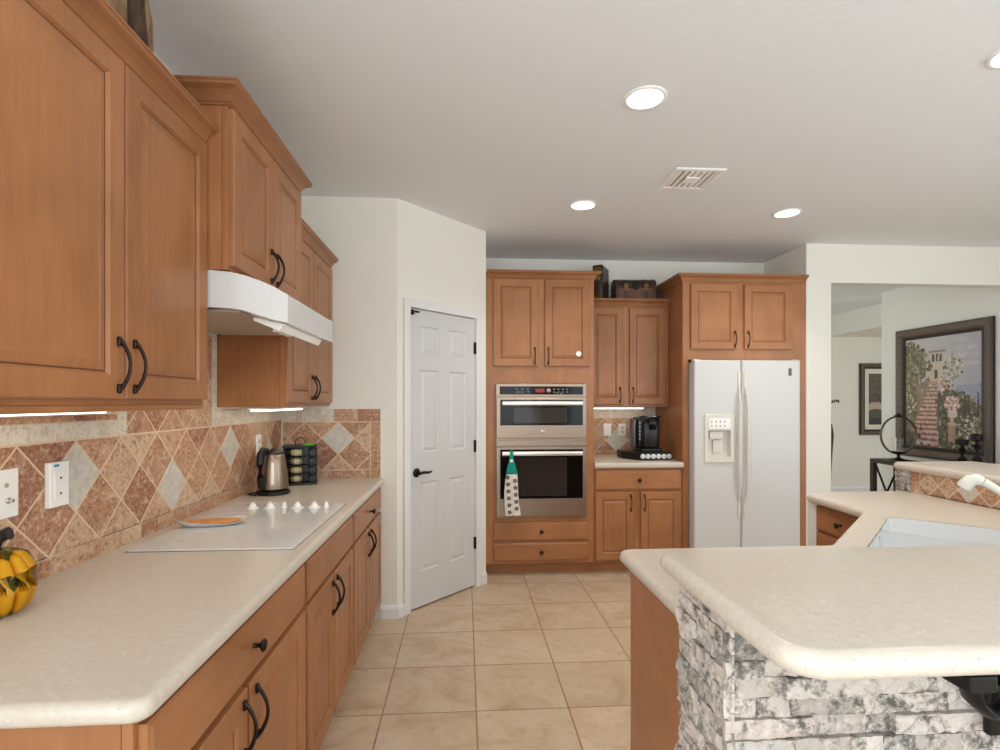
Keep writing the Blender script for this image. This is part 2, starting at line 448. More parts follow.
def pull(parent, x, z, L=.125, y=0.0, name='handle'):
    """arched bronze bar pull with flared feet, vertical"""
    mb = MB()
    path = []; rr = []
    for k in range(13):
        t = k / 12; q = math.sin(PI * t) ** .8
        path.append((x, y - .004 - .026 * q, z - L / 2 + L * t)); rr.append(.0046 + .0018 * abs(2 * t - 1) ** 3)
    mb.tube(path, rr, 8, flat=.75, up=Vector((1, 0, 0)))
    for s in (-1, 1):
        zc = z + s * (L / 2 - .004)
        mb.bbox(x - .0065, x + .0065, y - .008, y, zc - .012, zc + .012, .003)
    return mb.build(name, BRONZE, parent, smooth=50)
def knob(parent, x, z, y=0.0, mt=None):
    mb = MB(); mb.lathe([(.0075, 0), (.006, .006), (.0055, .014), (.010, .019), (.0155, .022), (.0165, .026), (.0135, .030), (.006, .032), (.001, .0325)], (x, y, z), 16, axis='y')
    return mb.build('knob', mt or BRONZE, parent, smooth=50)

def door_panel(root, x0, x1, z0, z1, yf, hside='r', hend='bottom', handle=True):
    mb = MB(); s = .058
    panel_slab(mb, x0, x1, z0, z1, .02, [(x0 + s, x1 - s, z0 + s, z1 - s)], .005, y0=yf - .0005)
    o = mb.build('door', [WV, WD], root)
    if handle:
        hx = x1 - .029 if hside == 'r' else x0 + .029
        hz = z0 + .084 if hend == 'bottom' else z1 - .088
        pull(o, hx, hz, y=yf - .0207)
    return o
def drawer_front(root, x0, x1, z0, z1, yf, knobs=1, name='drawer'):
    mb = MB()
    def ring(i, y): return [(x0 + i, y, z0 + i), (x1 - i, y, z0 + i), (x1 - i, y, z1 - i), (x0 + i, y, z1 - i)]
    f = yf - .0205
    mb.rings([ring(0, yf - .0005), ring(0, f + .007), ring(.003, f + .004), ring(.006, f + .0035), ring(.013, f)], 0, True, True, True)
    o = mb.build(name, [WH, WD], root)
    for k in range(knobs):
        knob(o, x0 + (x1 - x0) * (k + .5) / knobs, (z0 + z1) / 2, y=f - .0003)
    return o
def face_frame(root, wd, z0, z1, d, gaps):
    """solid plate at the front of a cabinet with real openings"""
    mb = MB(); xs = sorted({0, wd, *[g[0] for g in gaps], *[g[1] for g in gaps]}); zs = sorted({z0, z1, *[g[2] for g in gaps], *[g[3] for g in gaps]})
    for a, b in zip(xs, xs[1:]):
        for c, e in zip(zs, zs[1:]):
            if any(g[0] <= a + 1e-6 and g[1] >= b - 1e-6 and g[2] <= c + 1e-6 and g[3] >= e - 1e-6 for g in gaps): continue
            mb.box(a, b, -d, -d + .019, c, e)
    return mb.build('face_frame', WV, root)
def cabinet(name, label, loc, rot, wd, z0, z1, d, doors=(), drawers=(), toe=0.0, crown_z=None, crown_path=None, cat='cabinet', group=None):
    """loc = left back corner on the floor, seen from the room"""
    r = thing(name, label, cat, loc, rot, group)
    mb = MB(); mb.box(.0005, wd - .0005, -d + .0195, -.001, z0 + toe, z1)
    if toe: mb.box(.0005, wd - .0005, -d + .075, -.001, z0 + .0005, z0 + toe)
    mb.build('carcass', WV, r)
    mb = MB(); mb.bbox(0, wd, -d, -d + .019, z0 + toe, z1, .0015, seg=1); mb.build('face_frame', WV, r)
    for x0, x1, a, b, hs, he in doors: door_panel(r, x0, x1, a, b, -d, hs or 'r', he, bool(hs))
    for x0, x1, a, b, k in drawers: drawer_front(r, x0, x1, a, b, -d, k, 'drawer' if k else 'false_front')
    if crown_z is not None:
        mb = MB(); crown(mb, crown_path, crown_z, CROWN); mb.build('crown_moulding', WCR, r)
    return r

# ------------------------------------------------------------------ room shell
XL, XR, YR, ZC = -1.18, 5.07, -3.2, 2.74
def wallbox(name, *b, m=WALL):
    mb = MB(); mb.box(*b); return struct(mb.build(name, m))
wallbox('floor', XL - .1, 9, YR - .1, 8.2, -.1, 0, m=FLOOR)
wallbox('ceiling', XL - .1, 9, YR - .1, 8.2, ZC, ZC + .1, m=CEIL)
mb = MB()     # left wall; unseen window opening behind the camera added for fill light
mb.box(XL - .1, XL, -.3, 3.63, 0, ZC); mb.box(XL - .1, XL, YR, -2.7, 0, ZC); mb.box(XL - .1, XL, -2.7, -.3, 0, .5); mb.box(XL - .1, XL, -2.7, -.3, 2.4, ZC)
struct(mb.build('wall_left', WALL))
A = Vector((-.44, 3.53)); B = Vector((.165, 4.175)); LN = (B - A).length; DA = math.atan2(B.y - A.y, B.x - A.x)
wallbox('wall_end', XL, A.x, 3.53, 3.63, 0, ZC)
# angled pantry wall, local frame: x along the wall, -y towards the room
DX0, DX1, DZ = .105, .762, 2.045
mb = MB()
mb.box(0, DX0, 0, .1, 0, ZC); mb.box(DX1, LN, 0, .1, 0, ZC); mb.box(DX0, DX1, 0, .1, DZ, ZC); mb.box(DX0, DX1, .07, .1, 0, DZ)
struct(mb.build('wall_pantry', WALL, loc=(A.x, A.y, 0), rot=DA))
wallbox('wall_return', .065, .165, 4.175, 4.95, 0, ZC)
wallbox('wall_back', .165, 2.86, 4.95, 5.05, 0, ZC)
wallbox('wall_nook', 2.86, 3.077, 4.31, 5.05, 0, ZC)
wallbox('wall_header', 3.077, XR, 4.31, 4.43, 2.415, ZC)
mb = MB()     # right wall; wide unseen window opening added to light the left cabinets
mb.box(XR, XR + .12, YR, -1.9, 0, ZC); mb.box(XR, XR + .12, 1.1, 6.2, 0, ZC); mb.box(XR, XR + .12, -1.9, 1.1, 0, .5); mb.box(XR, XR + .12, -1.9, 1.1, 2.4, ZC)
struct(mb.build('wall_right', WALL))
mb = MB()     # rear wall with two windows
mb.box(XL, -.95, YR - .1, YR, 0, ZC); mb.box(1.55, 2.3, YR - .1, YR, 0, ZC); mb.box(4.5, XR, YR - .1, YR, 0, ZC)
for a, b, s in ((-.95, 1.55, .5), (2.3, 4.5, .1)): mb.box(a, b, YR - .1, YR, 0, s); mb.box(a, b, YR - .1, YR, 2.4, ZC)
struct(mb.build('wall_rear', WALL))
def window(name, x0, x1, z0, z1, loc, rot, nx):
    mb = MB(); t = .05
    mb.box(x0, x1, -.06, -.01, z0, z0 + t); mb.box(x0, x1, -.06, -.01, z1 - t, z1)
    for k in range(nx + 1):
        xx = x0 + (x1 - x0 - t) * k / nx; mb.box(xx, xx + t, -.06, -.01, z0 + t, z1 - t)
    return struct(mb.build(name, TRIM, loc=loc, rot=rot))
window('window_1', -.95, 1.55, .5, 2.4, (0, YR, 0), 0, 3)
window('window_2', 2.3, 4.5, .1, 2.4, (0, YR, 0), 0, 2)
window('window_added_left', -2.7, -.3, .5, 2.4, (XL - .07, 0, 0), R90, 2)  # frame for the added left opening, out of view
window('window_added_right', -1.9, 1.1, .5, 2.4, (XR, 0, 0), R90, 3)  # frame for the opening added in the right wall, out of view
wallbox('wall_hall', 2.0, 9, 8.0, 8.1, 0, ZC)
wallbox('wall_hall_side', 1.9, 2.0, 5.05, 8.0, 0, ZC)
wallbox('wall_soffit', 5.62, 9, 6.3, 8.0, 2.43, ZC)
wallbox('wall_dining', 8.9, 9, YR, 8.0, 0, ZC)

# baseboards
def baseboard(name, p, q, h=.085, t=.014):
    d = Vector((q[0] - p[0], q[1] - p[1])); L = d.length
    mb = MB(); mb.rings([[(x, -t, 0), (x, 0, 0), (x, 0, h), (x, -t * .4, h), (x, -t * .8, h - .012), (x, -t, h - .02)] for x in (0, L)], 0, True, True, True)
    struct(mb.build(name, TRIM, loc=(p[0], p[1], 0), rot=math.atan2(d.y, d.x)))
baseboard('baseboard_end', (-.545, 3.529), (A.x + .006, 3.529))
u = (B - A) / LN
baseboard('baseboard_pantry', tuple(A), tuple(A + u * .05))
baseboard('baseboard_pantry_right', tuple(A + u * .825), tuple(B))
baseboard('baseboard_hall', (2.0, 7.999), (9, 7.999))
baseboard('baseboard_nook', (2.862, 4.309), (3.077, 4.309))
baseboard('baseboard_right', (XR - .001, 6.2), (XR - .001, YR))

# ------------------------------------------------------------------ pantry door
mb = MB(); pw = DX1 - DX0 - .006; a0 = DX0 + .003
xa, xb, xc, xd = a0 + .098, a0 + .098 + .175, a0 + pw - .098 - .175, a0 + pw - .098
P6 = [(p, q, z0, z1) for p, q in ((xa, xb), (xc, xd)) for z0, z1 in ((.25, .86), (1.06, 1.63), (1.73, 1.93))]
panel_slab(mb, a0, a0 + pw, .012, DZ - .004, .035, P6, .003, style='door', y0=.040)
d1 = struct(mb.build('door_1', DOORP, loc=(A.x, A.y, 0), rot=DA))
mb = MB()
c = .055; t = .016
for x0, x1, z0, z1 in ((DX0 - c, DX0, 0, DZ + c), (DX1, DX1 + c, 0, DZ + c), (DX0, DX1, DZ, DZ + c)):
    mb.bbox(x0, x1, -t, -.001, z0, z1, .004)
mb.box(DX0, DX0 + .0025, 0, .07, 0, DZ); mb.box(DX1 - .0025, DX1, 0, .07, 0, DZ)
struct(mb.build('trim_1', TRIM, loc=(A.x, A.y, 0), rot=DA))
mb = MB()
kx, kz, ky = a0 + .062, .93, .005
mb.lathe([(.031, .0), (.032, .004), (.026, .009), (.012, .012), (.010, .040), (.012, .045), (.004, .048)], (kx, ky, kz), 20, axis='y')
mb.tube([(kx, ky - .042, kz), (kx + .03, ky - .046, kz + .003), (kx + .07, ky - .044, kz - .002), (kx + .105, ky - .040, kz + .002)], [.009, .010, .009, .006], 10)
o = mb.build('door_handle', BLACKM, d1, smooth=45); o['label'] = 'black lever handle'
for hz in (.337, 1.075, 1.82):
    mb = MB(); mb.cyl((a0 + pw + .001, -.004, hz - .045), (a0 + pw + .001, -.004, hz + .045), .0075, 10); mb.box(a0 + pw - .012, a0 + pw, .002, .005, hz - .045, hz + .045)
    mb.build('hinge', BLACKM, d1, smooth=45)
mb = MB(); mb.bbox(a0 + .004, a0 + .075, -.018, .004, DZ - .030, DZ - .020, .003); mb.bbox(a0 + .004, a0 + .022, -.022, .004, DZ - .05, DZ - .016, .004)
mb.build('door_latch', BLACKM, d1, smooth=45)

# ------------------------------------------------------------------ tile work
def tile_work(name, label, loc, rot, back, diamonds=(), rects=(), mosaics=()):
    """back: grout rectangles; diamonds: (region, cx, cz, half, {grey indices}); rects: cut tiles; mosaics: small square tiles"""
    mb = MB(); rng = random.Random(len(label))
    for x0, x1, z0, z1 in back: mb.box(x0, x1, -.005, -.001, z0, z1, 0)
    def tile(p, m, g=.0034):
        if area2(p) < 0: p = p[::-1]
        if abs(area2(p)) < 2e-4: return
        q = offset_poly(p, g)
        if area2(q) <= 5e-5: return
        mb.val = rng.random(); e = offset_poly(p, g + .001)
        mb.rings([[(x, -.005, z) for x, z in q], [(x, -.0060, z) for x, z in q], [(x, -.0066, z) for x, z in e]], m, True, False, True)
    for reg, cx, cz, hf, grey in diamonds:
        n = int((reg[1] - reg[0]) / hf) + 4; i0 = int((reg[0] - cx) / hf) - 2
        for i in range(i0, i0 + n + 2):
            for j in range(-12, 13):
                if (i + j) % 2: continue
                x, z = cx + i * hf, cz + j * hf
                p = clip_rect([(x - hf, z), (x, z - hf), (x + hf, z), (x, z + hf)], *reg)
                if len(p) >= 3: tile(p, 2 if (i, j) in grey else 1)
    for x0, x1, z0, z1, L in rects:
        if x1 - x0 > z1 - z0:
            n = max(1, round((x1 - x0) / L))
            for k in range(n): tile([(x0 + (x1 - x0) * k / n, z0), (x0 + (x1 - x0) * (k + 1) / n, z0), (x0 + (x1 - x0) * (k + 1) / n, z1), (x0 + (x1 - x0) * k / n, z1)], 1, .0015)
        else:
            n = max(1, round((z1 - z0) / L))
            for k in range(n): tile([(x0, z0 + (z1 - z0) * k / n), (x1, z0 + (z1 - z0) * k / n), (x1, z0 + (z1 - z0) * (k + 1) / n), (x0, z0 + (z1 - z0) * (k + 1) / n)], 1, .0015)
    for x0, x1, z0, z1, s in mosaics:
        nx, nz = max(1, round((x1 - x0) / s)), max(1, round((z1 - z0) / s)); sx, sz = (x1 - x0) / nx, (z1 - z0) / nz
        for i in range(nx):
            for j in range(nz): tile([(x0 + i * sx, z0 + j * sz), (x0 + i * sx + sx, z0 + j * sz), (x0 + i * sx + sx, z0 + j * sz + sz), (x0 + i * sx, z0 + j * sz + sz)], 3, .0013)
    o = mb.build(name, [GROUT, TRAV, GREYT, MOSA], loc=loc, rot=rot, attr=True)
    return tag(o, label, 'backsplash')
ZT = .9143
Y0 = .86; h = .107
e = 3.518 - Y0
tile_work('tile_backsplash', 'travertine diamond tile backsplash along the left wall behind the cooktop', (XL, Y0, 0), R90,
    [(0, e, ZT, 1.370), (1.015, 1.765, 1.370, 1.718)],
    diamonds=[((0, e, .968, 1.296), 1.701 - Y0, 1.184, h, {(0, 0), (5, -1), (10, 0), (-5, 1), (15, -1)}),
              ((1.085, 1.715, 1.296, 1.718), 1.701 - Y0, 1.184, h, set())],
    rects=[(0, e, ZT, .968, .105), (0, 1.035, 1.350, 1.370, .105)],
    mosaics=[(0, 1.085, 1.298, 1.350, .048), (1.715, e, 1.298, 1.370, .042), (1.035, 1.085, 1.350, 1.718, .048), (1.715, 1.765, 1.370, 1.718, .048)])
x0 = XL + .012
tile_work('tile_backsplash', 'travertine diamond tile return on the end wall behind the spice rack', (x0, 3.53, 0), 0,
    [(0, -.546 - x0, ZT, 1.365)],
    diamonds=[((0, -.61 - x0, .968, 1.281), -.817 - x0, 1.176, .105, {(0, 0)})],
    rects=[(0, -.61 - x0, ZT, .968, .1), (-.61 - x0, -.546 - x0, ZT, 1.281, .15), (-.845 - x0, -.546 - x0, 1.283, 1.365, .15)],
    mosaics=[(0, -.845 - x0, 1.283, 1.365, .042)])
x0 = 1.06
tile_work('tile_backsplash', 'travertine diamond tile backsplash behind the coffee maker on the back wall', (x0, 4.95, 0), 0,
    [(0, .738, ZT, 1.366)],
    diamonds=[((0, .738, .95, 1.262), 1.427 - x0, 1.05, .107, {(0, 0)})],
    rects=[(0, .738, ZT, .95, .1)], mosaics=[(0, .738, 1.264, 1.365, .042)])

# ------------------------------------------------------------------ left run: base cabinets, counter, uppers
YB = .88
DB = .625       # face frame depth of base cabinets
def leftcab(name, label, y0, y1, doors, drawers, **k):
    f = lambda a: a - y0
    return cabinet(name, label, (XL, y0, 0), R90, y1 - y0, 0, .872, DB,
        [(f(a), f(b), z0, z1, hs, 'top') for a, b, z0, z1, hs in doors], [(f(a), f(b), z0, z1, n) for a, b, z0, z1, n in drawers], toe=.10, **k)
leftcab('base_cabinet', 'maple base cabinet under the near end of the left counter, wide drawer with one knob', .935, 1.862,
    [(.947, 1.362, .125, .705, 'r'), (1.382, 1.845, .125, .705, 'l')], [(.947, 1.845, .722, .862, 1)])
leftcab('base_cabinet', 'maple base cabinet below the white cooktop, false drawer front without a knob', 1.864, 2.632,
    [(1.88, 2.235, .125, .705, 'r'), (2.255, 2.615, .125, .705, 'l')], [(1.88, 2.615, .722, .862, 0)])
leftcab('base_cabinet', 'maple base cabinet at the far end of the left counter next to the end wall', 2.634, 3.522,
    [(2.65, 3.045, .125, .705, 'r'), (3.065, 3.48, .125, .705, 'l')], [(2.65, 3.48, .722, .862, 1)])
ol = round_poly([(XL + .001, .916), (-.524, .916), (-.524, 3.528), (XL + .001, 3.528)], [0, .035, 0, 0])
tag(slab('countertop', ol, .8735, .914, .018, COUNTER, flat=lambda a, b: max(a.x, b.x) < XL + .01 or min(a.y, b.y) > 3.52), 'long beige speckled countertop on the left base cabinets under the cooktop', 'countertop')

DU = .30
def uppercab(name, label, y0, y1, z0, z1, d, doors, cz, left=True, right=False):
    f = lambda a: a - y0; wd = y1 - y0
    path = ([(0, -.02)] if left else []) + [(0 if left else .001, -d), (wd if right else wd - .001, -d)] + ([(wd, -.02)] if right else [])
    return cabinet(name, label, (XL, y0, 0), R90, wd, z0, z1, d, [(f(a), f(b), p, q, hs, 'bottom') for a, b, p, q, hs in doors], (), 0, cz, path)
r = uppercab('wall_cabinet', 'tall maple wall cabinet nearest the camera on the left wall, with two bronze arched pulls', .86, 1.862, 1.402, 2.30, DU,
    [(.875, 1.418, 1.418, 2.272, 'r'), (1.424, 1.856, 1.418, 2.272, 'l')], 2.272, left=True)
mb = MB(); mb.bbox(0, 1.002, -DU - .002, -DU + .018, 1.386, 1.402, .002); mb.build('light_rail', WH, r)
r = uppercab('wall_cabinet', 'deeper raised maple wall cabinet directly above the white range hood', 1.866, 2.628, 1.858, 2.46, .38,
    [(1.872, 2.244, 1.872, 2.405, 'r'), (2.252, 2.622, 1.872, 2.405, 'l')], 2.412, left=True, right=True)
r = uppercab('wall_cabinet', 'maple wall cabinet at the far end of the left wall beyond the range hood', 2.634, 3.526, 1.385, 2.31, .31,
    [(2.64, 3.07, 1.405, 2.262, 'r'), (3.078, 3.51, 1.405, 2.262, 'l')], 2.268, left=False)

# range hood
r = thing('range_hood', 'white curved range hood under the raised cabinet, above the cooktop', 'range hood', (XL, 1.868, 0), R90)
W = 2.628 - 1.868
# side profile (depth from wall, top z, bottom z, side bow)
HP = [(.008, 1.8565, 1.731, 0), (.318, 1.8565, 1.731, 0), (.385, 1.852, 1.729, .006), (.43, 1.843, 1.723, .014), (.475, 1.829, 1.708, .026), (.52, 1.810, 1.696, .044), (.558, 1.788, 1.690, .062)]
mb = MB()
L_ = [(b, -d, z1, z0) for d, z1, z0, b in HP]; F_ = L_ + [(W - b, y, z1, z0) for b, y, z1, z0 in L_[::-1]]
top = [(x, y, z1) for x, y, z1, z0 in F_]; bot = [(x, y, z0) for x, y, z1, z0 in F_]
cx_ = W / 2
def inw(p, dz): return (cx_ + (p[0] - cx_) * .965, max(p[1] + .014, p[1] * .97) if p[1] < -.1 else p[1] - .004, p[2] + dz)
ib = [inw(p, .0) for p in bot]; iu = [inw(p, .03) for p in bot]
mb.rings([iu, ib, bot, top], 0)
n_ = len(L_)
for k in range(n_ - 1):
    a, b_, c, d = top[k], top[k + 1], top[2 * n_ - 2 - k], top[2 * n_ - 1 - k]; mb.poly([a, b_, c, d])
    a, b_, c, d = iu[k], iu[k + 1], iu[2 * n_ - 2 - k], iu[2 * n_ - 1 - k]; mb.poly([d, c, b_, a])
mb.build('shell', WHITEA, r, smooth=35, merge=True)
mb = MB(); mb.bbox(.05, W - .05, -.40, -.05, 1.722, 1.735, .004); mb.build('filter', GREYM, r)
mb = MB(); mb.box(.12, .24, -.47, -.41, 1.725, 1.732); mb.build('light_lens', WPLAS, r)
l = bpy.data.lights.new('hood_fill_spot', 'SPOT'); l.energy = 6; l.color = (1, .9, .74); l.spot_size = math.radians(150); l.spot_blend = .8; l.shadow_soft_size = .05  # spot added under the hood to brighten the cabinet side next to it
lo = bpy.data.objects.new('hood_fill_spot', l); COL.objects.link(lo); lo.parent = r; lo.location = (.30, -.30, 1.715)
mb = MB(); mb.prism([(-.535, 1.690), (-.43, 1.712), (-.43, 1.700), (-.52, 1.664)], .09, W - .16, axis='x')
mb.build('control_panel', WPLAS, r)
for k in range(3):
    mb = MB(); mb.bbox(.15 + k * .06, .18 + k * .06, -.50, -.475, 1.668, 1.690, .002); mb.build('rocker_switch', CREAM, r)

# under-cabinet lamps
def strip_light(label, loc, rot, L, wd=.085):
    r = thing('under_cabinet_light', label, 'light', loc, rot)
    mb = MB(); mb.bbox(0, L, -wd, 0, -.012, -.0005, .003); mb.build('housing', WPLAS, r)
    mb = MB(); mb.bbox(.012, L - .012, -wd + .012, -.010, -.021, -.0122, .004); mb.build('diffuser', TUBE, r)
    return r
strip_light('lit strip lamp under the nearest tall wall cabinet', (XL + .14, .93, 1.4005), R90, .60)
strip_light('lit strip lamp under the far wall cabinet beyond the range hood', (XL + .13, 2.66, 1.384), R90, .66)
strip_light('lit strip lamp under the wall cabinet over the coffee maker', (1.075, 4.84, 1.3675), 0, .56)

# cooktop
r = thing('cooktop', 'white glass cooktop set in the left counter, six white knobs along its far side', 'cooktop', (-.845, 2.245, .9145))
mb = MB(); o = round_poly([(-.27, -.405), (.27, -.405), (.27, .405), (-.27, .405)], .012, 4)
mb.rings([[(x, y, 0) for x, y in o], [(x, y, .004) for x, y in o], [(x, y, .006) for x, y in offset_poly(o, .002)]], 0, True, True, True)
mb.build('glass_top', COOKG, r, smooth=40)
RINGM = mat('pale_burner_marking', lin(206, 204, 200), .15)
for x, y, q in ((-.12, -.22, .085), (.13, -.22, .105), (-.12, .10, .105), (.13, .09, .085)):
    mb = MB()
    mb.rings([[(x + k * math.cos(t * PI / 24), y + k * math.sin(t * PI / 24), z) for t in range(48)] for k, z in ((q, .0061), (q, .0066), (q - .004, .0066), (q - .004, .0061))], 0)
    mb.build('burner_ring', RINGM, r, smooth=60)
mb = MB(); mb.box(-.272, .272, -.407, .407, 0, .0018); mb.build('metal_trim', STEEL, r)
for x, big in ((-.975, 1), (-.897, 1), (-.833, 0), (-.773, 1), (-.697, 1), (-.642, 0)):
    mb = MB(); k = 1 if big else .45; c0 = (x + .845, .29, .0062)
    mb.lathe([(.027 * k, 0), (.027 * k, .003), (.017 * k if big else .010, .005), (.015 * k if big else .009, .016), (.012 * k, .019), (.002, .0195)], c0, 20)
    mb.bbox(c0[0] - .0045, c0[0] + .0045, c0[1] - .014 * (1 if big else .7), c0[1] + .014 * (1 if big else .7), c0[2] + .012, c0[2] + .028, .003)
    mb.build('knob', WPLAS, r, smooth=40)

# spoon rest: wavy white dish with an orange glazed centre
r = thing('spoon_rest', 'white oblong spoon rest with orange glaze lying on the cooktop', 'spoon rest', (-1.005, 2.20, .9212), math.radians(12))
def dish(mb, sx, sy, z0, z1, n=28, m=0, wav=.006):
    R = []
    for k, z in ((.55, z0), (.8, z0 + .002), (1.0, z1), (1.02, z1 + .001), (.97, z1 + .001), (.78, z0 + .005), (.5, z0 + .004)):
        R.append([(sx * k * math.copysign(abs(math.cos(a)) ** .7, math.cos(a)), sy * k * math.copysign(abs(math.sin(a)) ** .8, math.sin(a)), z + (wav * (z - z0) / (z1 - z0) * math.sin(2 * a + .6) if k > .8 else 0)) for a in [2 * PI * i / n for i in range(n)]])
    mb.rings(R, m, True, True, True)
mb = MB(); dish(mb, .125, .05, 0, .018); mb.build('dish', COOKG, r, smooth=50)
ORNG = patt('mottled_orange_glaze', [(.3, lin(170, 110, 50)), (.5, lin(222, 138, 72)), (.7, lin(206, 172, 90))], 40, rough=.3)
mb = MB(); R = []
for k, z in ((.80, .0075), (.92, .0165), (.86, .0185), (.4, .0175)):
    R.append([(.120 * k * math.copysign(abs(math.cos(a)) ** .7, math.cos(a)), .046 * k * math.copysign(abs(math.sin(a)) ** .8, math.sin(a)), z) for a in [2 * PI * i / 28 for i in range(28)]])
mb.rings(R, 0, True, True, True); mb.build('glazed_inset', ORNG, r, smooth=50)

# electric kettle
r = thing('electric_kettle', 'brushed steel electric kettle with black handle on the left counter', 'kettle', (-1.035, 2.97, .9145), math.radians(0))
mb = MB(); mb.lathe([(.082, 0), (.088, .004), (.088, .014), (.078, .022), (.05, .024)], (0, 0, 0), 28); mb.build('base', BLACKP, r, smooth=40)
mb = MB(); mb.tube([(-.08, .01, .006), (-.11, -.005, .005), (-.118, -.035, .005), (-.098, -.06, .005), (-.06, -.082, .005)], .004, 6); mb.build('cord', BLACKP, r, smooth=60)
mb = MB(); mb.lathe([(.072, .026), (.078, .032), (.079, .05), (.074, .12), (.064, .18), (.057, .213), (.052, .217)], (0, 0, 0), 32); mb.build('body', STEEL, r, smooth=40)
mb = MB(); mb.lathe([(.057, .2175), (.056, .226), (.04, .234), (.012, .238), (.010, .244), (.002, .246)], (0, 0, 0), 28); mb.build('lid', BLACKP, r, smooth=40)
mb = MB(); mb.prism([(-.02, .050), (.0, .085), (.02, .050)], .17, .214); mb.build('spout', STEEL, r)
hd = math.radians(252); hx, hy = math.cos(hd), math.sin(hd)
mb = MB(); mb.tube([(hx * rr, hy * rr, z) for rr, z in ((.045, .236), (.080, .238), (.098, .222), (.104, .17), (.100, .10), (.094, .06), (.078, .040))], [.012, .016, .018, .0175, .017, .016, .012], 10, flat=1.3)
mb.build('handle', BLACKP, r, smooth=50)
mb = MB()
k = 1.0
for z0, z1 in ((.06, .175),):
    pts = []
    for z in (z0, z1):
        rad = .0795 - (z - .05) * .085
        for da in (-.09, .09): pts.append((math.cos(hd + .62 + da) * (rad + .001), math.sin(hd + .62 + da) * (rad + .001), z))
    mb.poly([pts[0], pts[1], pts[3], pts[2]])
    q = [(x * 1.02, y * 1.02, z) for x, y, z in pts]; mb.rings([[pts[0], pts[1], pts[3], pts[2]], [q[0], q[1], q[3], q[2]]], 0, True, False, True)
mb.build('water_gauge', WPLAS, r)

# spice rack with eight jars
r = thing('spice_rack', 'black countertop spice rack with a wire loop handle in the corner by the end wall', 'spice rack', (-1.0, 3.335, .9145), math.radians(14))
mb = MB(); mb.bbox(-.10, .10, -.085, .085, 0, .014, .004); mb.bbox(-.098, .098, -.083, .083, .222, .234, .004); mb.box(-.008, .008, -.008, .008, .014, .222)
mb.box(-.0965, .0965, .0, .004, .014, .222); mb.build('frame', BLACKP, r)
for z in (.061, .113, .165):
    mb = MB(); mb.bbox(-.096, .096, -.078, .078, z, z + .004, .001); mb.build('shelf', BLACKP, r)
mb = MB(); mb.tube([(-.03 + .03 * (1 - math.cos(a)), 0, .234 + .045 * math.sin(a)) for a in [PI * k / 12 for k in range(13)]], .003, 6); mb.build('loop_handle', BLACKM, r, smooth=60)
mb = MB(); mb.bbox(.02, .085, -.055, -.02, .2345, .242, .003); o = mb.build('tag', mat('lime_green_plastic', lin(96, 200, 40), .5), r); o['label'] = 'lime green tag'
rowname = ('bottom', 'second', 'third', 'top'); rot0 = math.radians(14)
LID = mat('black_jar_lid', lin(26, 25, 25), .3)
spicecol = [lin(150, 130, 80), lin(176, 150, 100), lin(140, 130, 84), lin(170, 160, 120)]
LABELM = mat('cream_paper_label', lin(196, 184, 150), .6)
def spice_jar(loc, rot, label, c, group):
    r = thing('spice_jar', label, 'jar', loc, rot, group)
    mb = MB(); mb.lathe([(.019, .0), (.021, .003), (.021, .058), (.018, .062)], (0, 0, 0), 18, axis='y'); mb.build('glass', c, r, smooth=40)
    mb = MB(); mb.lathe([(.0195, .0625), (.0215, .064), (.0215, .084), (.019, .087), (.003, .0875)], (0, 0, 0), 18, axis='y'); mb.build('lid', LID, r, smooth=40)
    mb = MB(); mb.rings([[(.0214 * math.cos(a), y, .0214 * math.sin(a)) for a in [2 * PI * k / 18 for k in range(18)]] for y in (-.016, -.044)]); mb.build('paper_label', LABELM, r, smooth=60)
    return r
for k in range(4):
    z = .9145 + .0365 + k * .052 + (.0 if k == 0 else 0)
    cm = mat('dried_herbs_in_glass', spicecol[k], .25)
    c, s_ = math.cos(rot0), math.sin(rot0)
    def at(x, y): return (-1.0 + x * c - y * s_, 3.335 + x * s_ + y * c)
    x, y = at(.012, -.053)
    spice_jar((x, y, z), rot0 - R90, 'spice jar lying sideways with label showing, left side of the rack, %s row' % rowname[k], cm, 'spice jars in the corner rack')
    x, y = at(.062, -.006)
    spice_jar((x, y, z), rot0 + .12, 'spice jar end-on with round black lid facing out, right side of the rack, %s row' % rowname[k], cm, 'spice jars in the corner rack')

# glass pumpkin jar filled with peppers
r = thing('glass_pumpkin', 'clear glass pumpkin jar of yellow peppers at the near end of the left counter', 'jar', (-1.092, 1.318, .9145))
mb = MB(); prof = [(.02, .0), (.048, .002), (.069, .02), (.080, .06), (.078, .10), (.062, .138), (.038, .150), (.018, .1515)]
R = []
for q, z in prof: R.append([(q * (1 - .022 * abs(math.cos(5 * a)) ** 4) * math.cos(a), q * (1 - .022 * abs(math.cos(5 * a)) ** 4) * math.sin(a), z) for a in [2 * PI * k / 60 for k in range(60)]])
mb.rings(R, 0, True, True, True)
R = [[(x * .965, y * .965, .004 + z * .955) for x, y, z in rr] for rr in R]
mb.rings(R, 0, True, True, True)
mb.build('glass_body', mat('pumpkin_glass', (.96, .96, .86, 1), .02, trans=1, ior=1.12), r, smooth=60)
mb = MB(); mb.tube([(0, 0, .152), (.002, 0, .160), (.008, .002, .174), (.020, .004, .186), (.030, .006, .189)], [.018, .012, .011, .014, .016], 10); mb.build('stem', mat('dark_stem', lin(40, 34, 36), .4), r, smooth=50)
PEP = [patt('yellow_pepper_skin', [(.3, lin(240, 160, 14)), (.7, lin(250, 190, 30))], 30, rough=.3), mat('orange_pepper_skin', lin(214, 104, 30), .3), mat('green_pepper_skin', lin(120, 120, 40), .3)]
